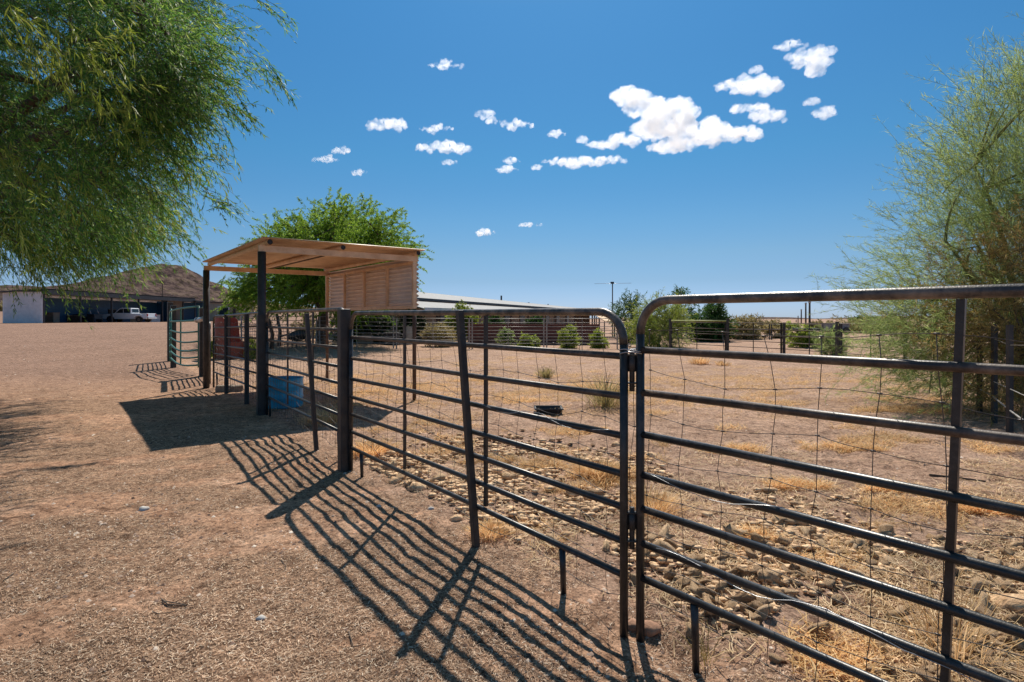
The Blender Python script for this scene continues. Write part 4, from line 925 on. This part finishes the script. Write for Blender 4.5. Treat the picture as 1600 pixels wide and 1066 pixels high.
for i, (px, y0, y1, w_, mt_, lb) in enumerate(((1010, 500, 522, 60, 'leafE', 'dim scrub behind the bright palo verde tree'), (1140, 503, 521, 46, 'leafG', 'brown scrub between the dark round tree and the dry bush'), (1198, 505, 522, 40, 'leafG', 'scrub just right of the dry brown bush'), (1232, 508, 523, 36, 'leafF', 'yellowish scrub under the far end of the pole line'), (1282, 508, 524, 44, 'leafG', 'scrub right of the tallest utility pole'), (1350, 502, 526, 60, 'leafE', 'dark scrub just left of the palo verde'), (1390, 500, 528, 60, 'leafC', 'pale scrub behind the palo verde twigs'))):
    bush(lb, px, y0, y1, w_, mt_, 90+i, 30, 70, 14, .4, .1, 'desert_scrub', 'scrub')
for i, (px, y0, y1, w_, lb) in enumerate(((320, 470, 486, 18, 'yellow flowering desert bush above the small tan building'), (385, 478, 492, 26, 'low desert brush right of the small tan building'), (5, 468, 500, 30, 'pale desert bush behind the white wall of the carport'), (425, 482, 494, 30, 'first pale brush on the slope under the bright tree'), (462, 480, 492, 30, 'second pale brush on the slope under the bright tree'))):
    bush(lb, px, y0, y1, w_, 'leafG', 80+i, 18, 120, 10, .5, .12, 'desert_bush', 'bush')

# ------------------------------------------------------------------ far pipe fences
RZ = [1.5, 1.3, 1.1, .92, .76, .6, .44, .28]
def row(label, pts, group, zs=RZ, r_=.015, mt='silver', postmt='silver', post_w=.06, posts=True):
    for i in range(len(pts)-1):
        a, b = pts[i], pts[i+1]; t = thing('pipe_fence', label[i] if isinstance(label, list) else label, 'fence panel', (a[0], a[1], 0), group)
        for z in zs:
            m = MB(); m.tube([(a[0], a[1], z+a[2]), (b[0], b[1], z+b[2])], r_, 6); m.build('rail', M[mt[0] if isinstance(mt, tuple) and z == zs[0] else (mt[1] if isinstance(mt, tuple) else mt)], t, True)
        for s_ in (.02, .5, .98):
            m = MB(); x, y = a[0]+(b[0]-a[0])*s_, a[1]+(b[1]-a[1])*s_; m.beam((x, y, a[2]-.05), (x, y, zs[0]+a[2]), post_w if s_ != .5 else r_*1.5, .04); m.build('upright', M[postmt], t)
zfl = lambda x, y: float(ground(np.array([x]), np.array([y]), False)[0])
pts = [(x, 28.3+.06*x, zfl(x, 28.3)+.0) for x in np.linspace(-13.0, 5.3, 6)]
row(['silver pipe fence panel at the far left under the bright green tree', 'silver pipe fence panel behind the shelter beside the far left one', 'silver pipe fence panel seen below the ribbed side panel', 'silver pipe fence panel in front of the straw coloured shrub', 'silver pipe fence panel in front of the maroon wall, ending by the curved corner'], pts, 'silver pipe fence panels across the back of the paddock')
pc = [(7.9, 28.7, 0), (9.4, 25.2, 0), (10.75, 22.9, 0), (11.45, 20.1, 0), (11.9, 17.4, 0)]
row(['corral panel with a yellow green top rail left of the far black post', 'dark corral panel right of the yellow topped one', 'dark corral panel below the dark beam and pole', 'dark corral panel half hidden by the small shrub'], pc, 'dark corral panels at the back right', [1.32, 1.05, .8, .55, .3], mt='brown', postmt='post', post_w=.06)
pf = [(x, 41, 0) for x in (10.8, 14.6, 18.4, 22.2)]
row(['white railed far panel behind the yellow topped corral panel', 'white railed far panel in the middle of the distant row', 'white railed far panel at the right of the distant row'], pf, 'white railed panels far behind the corral', [1.1, .75, .4], mt='silver', postmt='post', post_w=.07)
x_, y_ = 7.9, 28.7
m = MB(); m.tube([(7.9, 28.6, 1.40), (9.4, 25.1, 1.40)], .03, 6); tag(m.build('rail_pole', M['yellow_rail'], None, True), 'yellow green pole laid along the top of the left corral panel', 'pole')
# extra corral posts
for px, py, top, lb in ((1047, 549, 1.5, 'black corner post of the corral at its left end'), (1137, 552, 1.5, 'black corral post under the right end of the yellow pole'), (1225, 557, 1.35, 'black corral post left of the dark beam'), (1308, 566, 1.4, 'black corral post beside the small bright shrub')):
    x, y = gp(px, py); m = MB(); m.beam((x, y, -.05), (x, y, top), .085, .085); tag(m.build('corral_post', M['post'], None, origin=(x, y, 0)), lb, 'post')
# low fence under the palo verde
fr = [(11.9, 17.4), (9.6, 12.8), (7.55, 9.3), (6.35, 7.35), (4.9, 5.1)]
t = thing('wire_fence', 'old wire fence with black stakes under the palo verde at the right', 'fence', (fr[0][0], fr[0][1], 0))
for z in (.35, .62, .9, 1.18):
    m = MB(); P_ = []
    for i in range(len(fr)-1):
        for u in (0, .5): P_.append((fr[i][0]+(fr[i+1][0]-fr[i][0])*u, fr[i][1]+(fr[i+1][1]-fr[i][1])*u, z+random.uniform(-.04, .04)))
    m.tube(P_+[(fr[-1][0], fr[-1][1], z)], .006 if z > .4 else .012, 5); m.build('wire', M['silver' if z < .7 else 'wire'], t, True)
for x, y in fr+[(8.5, 10.9), (6.95, 8.3)]:
    m = MB(); m.beam((x, y, -.05), (x, y, 1.42), .055, .055, (1, 0, 0)); m.build('stake', M['post'], t)

# ------------------------------------------------------------------ house
def wallbox(t, name, a, b, z0, z1, th, mt):
    m = MB(); a = Vector(a); b = Vector(b); m.beam((a.x, a.y, (z0+z1)/2), (b.x, b.y, (z0+z1)/2), th, z1-z0); return m.build(name, M[mt], t)
RA = Vector((-10.4, 37.0)); RB = Vector((9.8, 90)); hd = (RB-RA).normalized(); hn = Vector((hd.y, -hd.x))
t = thing('house', 'long low house with pale grey metal roof and deep shaded porch', 'house', (RA.x, RA.y, 0))
def roofquad(t, name, a, b, za, zb, c, d, zc, zd, mt, th=.08):
    vs = [(a.x, a.y, za), (b.x, b.y, zb), (d.x, d.y, zd), (c.x, c.y, zc)]; vs += [(x, y, z-th) for x, y, z in vs]
    return MB().add(vs, [(3, 2, 1, 0), (4, 5, 6, 7), (0, 1, 5, 4), (1, 2, 6, 5), (2, 3, 7, 6), (3, 0, 4, 7)]).build(name, M[mt], t)
E1 = 3.2; E2 = 5.4
zr = (3.66, 3.22); zm = (2.92, 2.72); ze = (2.25, 2.36)
rf = roofquad(t, 'roof', RA, RB, zr[0], zr[1], RA+hn*E1, RB+hn*E1, zm[0], zm[1], 'roofmetal')
roofquad(t, 'rear_roof', RA, RB, zr[0]+.003, zr[1]+.003, RA-hn*5, RB-hn*5, 2.6, 2.5, 'roofmetal')
roofquad(t, 'porch_roof', RA+hn*(E1-.1), RB+hn*(E1-.1), zm[0]-.2, zm[1]-.2, RA+hn*E2, RB+hn*E2, ze[0]-.12, ze[1]-.1, 'roofmetal')
m = MB(); m.beam(v3(RA+hn*(E1+.02), zm[0]-.10), v3(RB+hn*(E1+.02), zm[1]-.10), .05, .16); m.build('fascia', M['dark_metal'], t)
m = MB(); m.beam(v3(RA+hn*(E2+.03), ze[0]-.15), v3(RB+hn*(E2+.03), ze[1]-.14), .05, .16); m.build('gutter', M['white_metal'], t)
m = MB(); m.beam(v3(RA+hn*2.2, 1.2), v3(RB+hn*2.2, 1.2), .3, 2.9); m.build('wall', M['beige2'], t)
m = MB(); m.beam(v3(RA-hn*.6, 1.2), v3(RA+hn*2.2, 1.2), .3, 2.9); m.build('end_wall', M['beige2'], t)
HL = (RB-RA).length
for i in range(12):
    p = RA+hd*(2+i*4.4)+hn*(E2-.15); m = MB(); m.beam(v3(p, -.2), v3(p, 2.0+i*.02), .18, .18); m.build('porch_post', M['brown'], t)
for i in range(11):
    p = RA+hd*(4+i*4.4)+hn*2.36; m = MB(); m.beam(v3(p-hd*.8, 1.45), v3(p+hd*.8, 1.45), .06, 1.3); w_ = m.build('window', M['brown'], t)
    m = MB(); m.beam(v3(p-hd*.68+hn*.04, 1.45), v3(p+hd*.68+hn*.04, 1.45), .03, 1.1); m.build('pane', M['glass'], w_)
for s_, h_, r_ in ((27, .75, .09), (36, .3, .12), (44, .35, .08), (10, .2, .08)):
    p = RA+hd*s_-hn*.4; m = MB(); m.tube([v3(p, 2.9), v3(p, 3.4+h_-.006*s_)], r_, 8); m.build('vent_pipe', M['dark_metal'], t)
# maroon wall
m = MB(); m.beam((-2.6, 34, .5), (5.0, 33, .5), .2, 1.24); o = m.build('garden_wall', M['redwall'], None, origin=(-2.6, 34, 0)); tag(o, 'low maroon block wall in front of the house', 'wall')
m = MB(); m.beam((-2.6, 34, 1.15), (5.0, 33, 1.15), .26, .06); c = m.build('coping', M['redwall'], None); c.parent = o; c.location = -o.location
# outbuildings right of the house
t = thing('open_shed', 'small dark open shed with a pale flat roof right of the house', 'shed', (6.2, 48, 0))
m = MB(); m.box((6.9, 48, 1.95), (3.2, 3.0, .08)); m.build('roof', M['roofmetal'], t)
m = MB(); m.box((6.0, 49.3, .95), (1.3, .1, 1.9)); m.build('back_wall', M['brown'], t)
for dx in (-1.4, -.2, 1.4):
    m = MB(); m.beam((6.9+dx, 46.7, 0), (6.9+dx, 46.7, 1.9), .1, .1); m.build('leg', M['brown'], t)
t = thing('canopy', 'orange tan canopy roof over a low stall beside the shed', 'canopy', (8.2, 44, 0))
x = 8.2; vs = [(6.9, 43, 1.35), (9.2, 43, 1.2), (8.6, 45, 1.62), (6.6, 45, 1.72)]; MB().add(vs+[(a, b, c-.05) for a, b, c in vs], [(0, 1, 2, 3), (7, 6, 5, 4), (0, 4, 5, 1), (1, 5, 6, 2), (2, 6, 7, 3), (3, 7, 4, 0)]).build('cover', M['tarp'], t)
for a, b, c in vs: m = MB(); m.beam((a, b, 0), (a, b, c-.06), .07, .07); m.build('leg', M['brown'], t)

# clutter beneath the tree behind the shelter
x, y = gp(470, 547); t = thing('covered_machine', 'black covered machine on legs under the bright green tree', 'machine', (x, y, 0))
vv = ICO2[0]*np.array([.55, .35, .28]); vv = vv*(1+.25*np.sin(vv[:, :1]*9)*np.cos(vv[:, 2:]*7)); vv[:, 2] += .15*vv[:, 0]+.72
MB().add((vv+np.array([x, y, 0])).tolist(), ICO2[1].tolist()).build('cover', M['black_tarp'], t, True)
for dx, dy in ((-.35, -.2), (.35, -.2), (.3, .2), (-.3, .2)): m = MB(); m.tube([(x+dx, y+dy, 0), (x+dx*.9, y+dy, .6)], .03, 6); m.build('leg', M['dark_metal'], t)
m = MB(); m.beam((x-.5, y-.1, .82), (x-.95, y-.15, .6), .06, .05); m.build('handle', M['dark_metal'], t)
for i, (px, py, w_, h_, lb, mt_) in enumerate(((628, 541, .5, 1.0, 'pale grey upright box in the shade left of the porch', 'galv'), (600, 543, .8, .7, 'dark crate in the clutter behind the square post', 'dark_metal'), (556, 543, .7, .55, 'low grey cabinet in the shaded clutter', 'concrete'))):
    x, y = gp(px, py); t = thing('storage_box', lb, 'box', (x, y+2, 0)); y += 2
    m = MB(); m.box((x, y, h_/2), (w_, .6, h_)); m.build('body', M[mt_], t); m = MB(); m.box((x, y, h_+.02), (w_+.05, .65, .05)); m.build('lid', M[mt_], t)
# forked dark posts below the tree
for px, py, h_, lb in ((436, 545, 1.75, 'dark crooked trunk-like post under the bright tree'), (424, 548, 1.5, 'dark slim post left of the crooked one')):
    x, y = gp(px, py); m = MB(); m.tube([(x, y, -.05), (x+.05, y, h_*.5), (x-.12, y, h_)], [.1, .09, .07], 8); tag(m.build('old_post', M['brown'], None, True, origin=(x, y, 0)), lb, 'post')

# ------------------------------------------------------------------ carport, pickup, tan building
GL = 1.03
t = thing('carport', 'long open carport with white end wall and dark roof far on the left', 'carport', (-48.7, 60, GL))
cx0, cx1, cy0, cy1 = -53.0, -48.9, 60.0, 86.0
m = MB(); m.box(((cx0+cx1)/2, cy0, GL+1.62), (cx1-cx0, .12, 3.3))
for k in range(28): m.box((cx0+.2+k*(cx1-cx0-.4)/27, cy0-.075, GL+1.62), (.05, .03, 3.3))
m.build('end_wall', M['white_metal'], t)
m = MB(); m.box((cx0, (cy0+cy1)/2, GL+1.4), (.12, cy1-cy0, 2.9)); m.build('rear_wall', M['blue_wall'], t)
m = MB(); m.box(((cx0+cx1)/2-1, cy1, GL+1.5), (cx1-cx0-2, .12, 3.1)); m.build('far_wall', M['blue_wall'], t)
m = MB(); m.box((cx1-1.2, cy1-.2, GL+1.6), (2.4, .12, 3.2)); m.build('partition', M['beige2'], t)
vs = [(cx0-.5, cy0-.6, GL+3.25), (cx1+.5, cy0-.6, GL+3.6), (cx1+.5, cy1+2, GL+3.6), (cx0-.5, cy1+2, GL+3.25)]
MB().add(vs+[(a, b, c-.12) for a, b, c in vs], [(0, 1, 2, 3), (7, 6, 5, 4), (0, 4, 5, 1), (1, 5, 6, 2), (2, 6, 7, 3), (3, 7, 4, 0)]).build('roof', M['dark_metal'], t)
m = MB(); m.beam((cx1+.45, cy0-.5, GL+3.28), (cx1+.45, cy1+2, GL+3.28), .1, .55); m.build('fascia', M['dark_metal'], t)
for k in range(6): m = MB(); m.beam((cx1, cy0+.15+k*5.1, GL-.1), (cx1, cy0+.15+k*5.1, GL+3.2), .16, .16); m.build('leg', M['dark_metal'], t)
t = thing('blue_shed', 'small open shed with a blue wall at the right end of the carport', 'shed', (-51, 90, GL))
m = MB(); m.box((-50.8, 91, GL+1.5), (4.2, .12, 3.0)); m.build('back_wall', M['blue_wall'], t)
m = MB(); m.box((-50.6, 89.5, GL+3.15), (5.2, 4, .12)); m.build('roof', M['dark_metal'], t)
for dx in (-52.9, -48.3): m = MB(); m.beam((dx, 87.8, GL-.1), (dx, 87.8, GL+3.1), .16, .16); m.build('leg', M['dark_metal'], t)
t = thing('tan_building', 'small flat roofed tan building with one dark window at the foot of the hill', 'building', (-46, 95, 1.2))
m = MB(); m.box((-48.4, 97, 2.5), (7.6, 5, 3.2)); m.build('wall', M['beige'], t)
m = MB(); m.box((-48.4, 97, 4.18), (8.2, 5.6, .18)); m.build('roof', M['brown'], t)
m = MB(); m.box((-47.3, 94.46, 2.75), (1.9, .08, 1.5)); w_ = m.build('window', M['white_metal'], t)
m = MB(); m.box((-47.3, 94.38, 2.75), (1.6, .06, 1.2)); m.build('pane', M['glass'], w_)
m = MB(); m.box((-50.4, 94.46, 2.2), (1.0, .08, 2.1)); m.build('door', M['brown'], t)

for i, (dx, dy, w_, h_, mt_, lb) in enumerate(((2.2, 5, 1.0, 1.1, 'concrete', 'grey crate in the left bay of the carport'), (1.5, 9, 1.4, .8, 'brown', 'brown crate deeper in the left bay of the carport'), (4.5, 17.5, .9, 1.4, 'beige', 'pale upright box near the carport far wall'), (6.2, 20.5, 1.2, 1.0, 'white_metal', 'white box under the far end of the carport'), (3.2, 14, .7, 1.6, 'brown', 'brown cabinet behind the utility vehicle'))):
    t = thing('crate', lb, 'crate', (cx0+dx*.5, cy0+dy, GL)); dx *= .5; m = MB(); m.box((cx0+dx, cy0+dy, GL+h_/2), (w_, .9, h_), .2*i); m.build('body', M[mt_], t); m = MB(); m.box((cx0+dx, cy0+dy, GL+h_+.03), (w_+.08, .98, .06), .2*i); m.build('lid', M['concrete'], t)
def pickup(label, X, Y, z, s_=1.0):
    """nose towards -X"""
    t = thing('pickup_truck', label, 'pickup truck', (X, Y, z)); O = lambda v: (X+v[0]*s_, Y+v[1]*s_, z+v[2]*s_)
    body = [(-2.85, .45), (-2.9, .8), (-2.8, 1.02), (-1.5, 1.14), (-1.45, 1.16), (.62, 1.16), (.72, 1.16), (1.0, 1.12), (2.6, 1.12), (2.78, 1.14), (2.82, .62), (2.75, .42), (2.35, .42), (2.28, .62), (2.1, .78), (1.8, .82), (1.5, .78), (1.32, .62), (1.25, .42), (-1.35, .40), (-1.42, .62), (-1.6, .78), (-1.9, .82), (-2.2, .78), (-2.38, .62), (-2.45, .42)]
    m = MB(); m.prism(body, -.95, .95, O); b = m.build('body', M['carwhite'], t); bv = b.modifiers.new('b', 'BEVEL'); bv.width = .05; bv.segments = 2
    cab = [(-1.5, 1.14), (-.75, 1.78), (-.45, 1.86), (.45, 1.86), (.68, 1.78), (.74, 1.14)]
    m = MB(); m.prism(cab, -.8, .8, O); c = m.build('cab', M['carwhite'], t); bv = c.modifiers.new('b', 'BEVEL'); bv.width = .06; bv.segments = 2
    for poly in ([(-1.22, 1.2), (-.7, 1.66), (-.32, 1.72), (-.32, 1.2)], [(-.24, 1.2), (-.24, 1.73), (.42, 1.73), (.55, 1.62), (.58, 1.2)]):
        m = MB(); m.prism(poly, -.825, .825, O); m.build('window', M['glass'], t)
    m = MB(); m.prism([(.705, 1.25), (.665, 1.7), (.72, 1.7), (.765, 1.25)], -.62, .62, O); m.build('rear_window', M['glass'], t)
    m = MB(); m.box(O((2.9, 0, .55)), (.12*s_, 1.8*s_, .2*s_)); m.build('bumper', M['chrome'], t)
    for sy in (-1, 1): m = MB(); m.box(O((2.80, sy*.86, .92)), (.1*s_, .16*s_, .34*s_)); m.build('tail_light', M['tail'], t)
    # flared rear fender
    m = MB(); m.prism([(1.15, .62), (1.3, .9), (1.55, 1.0), (2.1, 1.0), (2.32, .88), (2.42, .6), (2.3, .6), (2.1, .78), (1.8, .84), (1.5, .78), (1.3, .6)], -1.12, 1.12, O); m.build('fender', M['carwhite'], t)
    for wx in (-1.9, 1.8):
        for sy in (-1, 1):
            m = MB(); c = O((wx, sy*.88, .38)); m.tube([(c[0], c[1]-.13, c[2]), (c[0], c[1]+.13, c[2])], .38*s_, 20); w_ = m.build('wheel', M['rubber'], t)
            m = MB(); m.tube([(c[0], c[1]-.15, c[2]), (c[0], c[1]+.15, c[2])], .2*s_, 14); m.build('rim', M['chrome'], w_)
    return t
pickup('white pickup truck backed out of the dark carport', -49.1, 74, GL+.0, 1.0)
# darker jeep-like truck beside it, deep in the carport
t = thing('utility_vehicle', 'dark open utility vehicle parked in the carport left of the white pickup', 'vehicle', (-51.2, 69.5, GL))
X, Y = -51.2, 69.5; O = lambda v: (X+v[0], Y+v[1], GL+v[2])
m = MB(); m.prism([(-1.4, .4), (-1.45, .95), (-.5, 1.05), (-.4, .7), (.4, .7), (.45, 1.0), (1.3, 1.0), (1.35, .4)], -.7, .7, O); m.build('body', M['dark_metal'], t)
m = MB()
for sy in (-.65, .65): m.tube([O((-.6, sy, 1.0)), O((-.35, sy, 1.75)), O((.6, sy, 1.75)), O((.9, sy, 1.0))], .04, 6)
m.build('roll_cage', M['galv'], t, True)
for wx in (-1, .95):
    for sy in (-.7, .7): m = MB(); c = O((wx, sy, .36)); m.tube([(c[0], c[1]-.12, c[2]), (c[0], c[1]+.12, c[2])], .36, 16); m.build('wheel', M['rubber'], t)

# ------------------------------------------------------------------ poles, antenna, dark beam
t = thing('antenna_mast', 'tall thin antenna mast with a long crossbar beyond the shed', 'antenna', at(957, 520, 48)*1.0)
b = at(957, 498, 48); m = MB(); m.tube([(b.x, b.y, 0), (b.x, b.y, at(0, 443, 48).z)], .045, 8); m.build('mast', M['wood'], t, True)
z = at(0, 443, 48).z; m = MB(); m.tube([(b.x-1.45, b.y+.4, z), (b.x+1.5, b.y-.4, z)], .012, 6)
for k in range(9): xx = -1.3+k*.33; m.tube([(b.x+xx-.05, b.y-xx*.27-.25, z), (b.x+xx+.05, b.y-xx*.27+.25, z)], .006, 4)
m.build('crossbar', M['galv'], t, True)
m = MB(); m.box((b.x-.02, b.y, z+.05), (.28, .16, .16)); m.build('rotor', M['dark_metal'], t)
for px, top, Y, r_, lb in ((1265, 472, 70, .14, 'tallest nearest utility pole right of centre'), (1259, 474, 76, .12, 'utility pole touching the nearest one on its left'), (1252, 484, 120, .15, 'third utility pole in the receding line'), (1247, 494, 170, .16, 'fourth utility pole, short with distance'), (1244, 500, 230, .18, 'last tiny utility pole in the line'), (1331, 505, 90, .14, 'short dark pole near the palo verde edge')):
    b = at(px, HZ, Y); m = MB(); m.tube([(b.x, Y, -.1), (b.x, Y, at(0, top, Y).z)], [r_, r_*.8], 8); tp = at(0, top, Y).z
    t = thing('utility_pole', lb, 'utility pole', (b.x, Y, 0), 'utility poles receding at the right'); m.build('pole', M['wood'], t, True)
    m = MB(); m.tube([(b.x, Y, tp-.12), (b.x, Y, tp+.1)], [r_*1.3, r_*.9], 8); m.build('cap', M['galv'], t, True)
t = thing('shade_frame', 'dark flat beam shade on posts in front of the utility poles', 'shade frame', (at(1262, HZ, 30).x, 30, 0))
a = at(1240, 515, 30); b = at(1276, 515, 30); m = MB(); m.box(((a.x+b.x)/2, 30, a.z), (b.x-a.x, 1.2, .14)); m.build('roof', M['dark_metal'], t)
for px in (1262, 1272): p = at(px, 515, 30); m = MB(); m.beam((p.x, 30, -.1), (p.x, 30, p.z), .12, .12); m.build('leg', M['dark_metal'], t)
t = thing('trailer', 'small grey trailer box far off at the palo verde edge', 'trailer', (at(1305, HZ, 55).x, 55, 0))
a = at(1305, 520, 55); m = MB(); m.box((a.x, 55, .7), (1.8, 1.6, .75)); m.build('box', M['roofmetal'], t)
for dx in (-.6, .6): m = MB(); m.tube([(a.x+dx, 54.1, .35), (a.x+dx, 54.3, .35)], .35, 12); m.build('wheel', M['rubber'], t)
t = thing('hill_pole', 'lone dark utility pole at the foot of the big hill', 'utility pole', (at(254, HZ, 200).x, 200, 0))
b = at(254, HZ, 200); m = MB(); m.tube([(b.x, 200, 2), (b.x, 200, at(0, 438, 200).z)], .16, 6); m.build('pole', M['wood'], t)
m = MB(); m.beam((b.x-1, 200, at(0, 441, 200).z), (b.x+1, 200, at(0, 441, 200).z), .12, .12); m.build('crossarm', M['wood'], t)
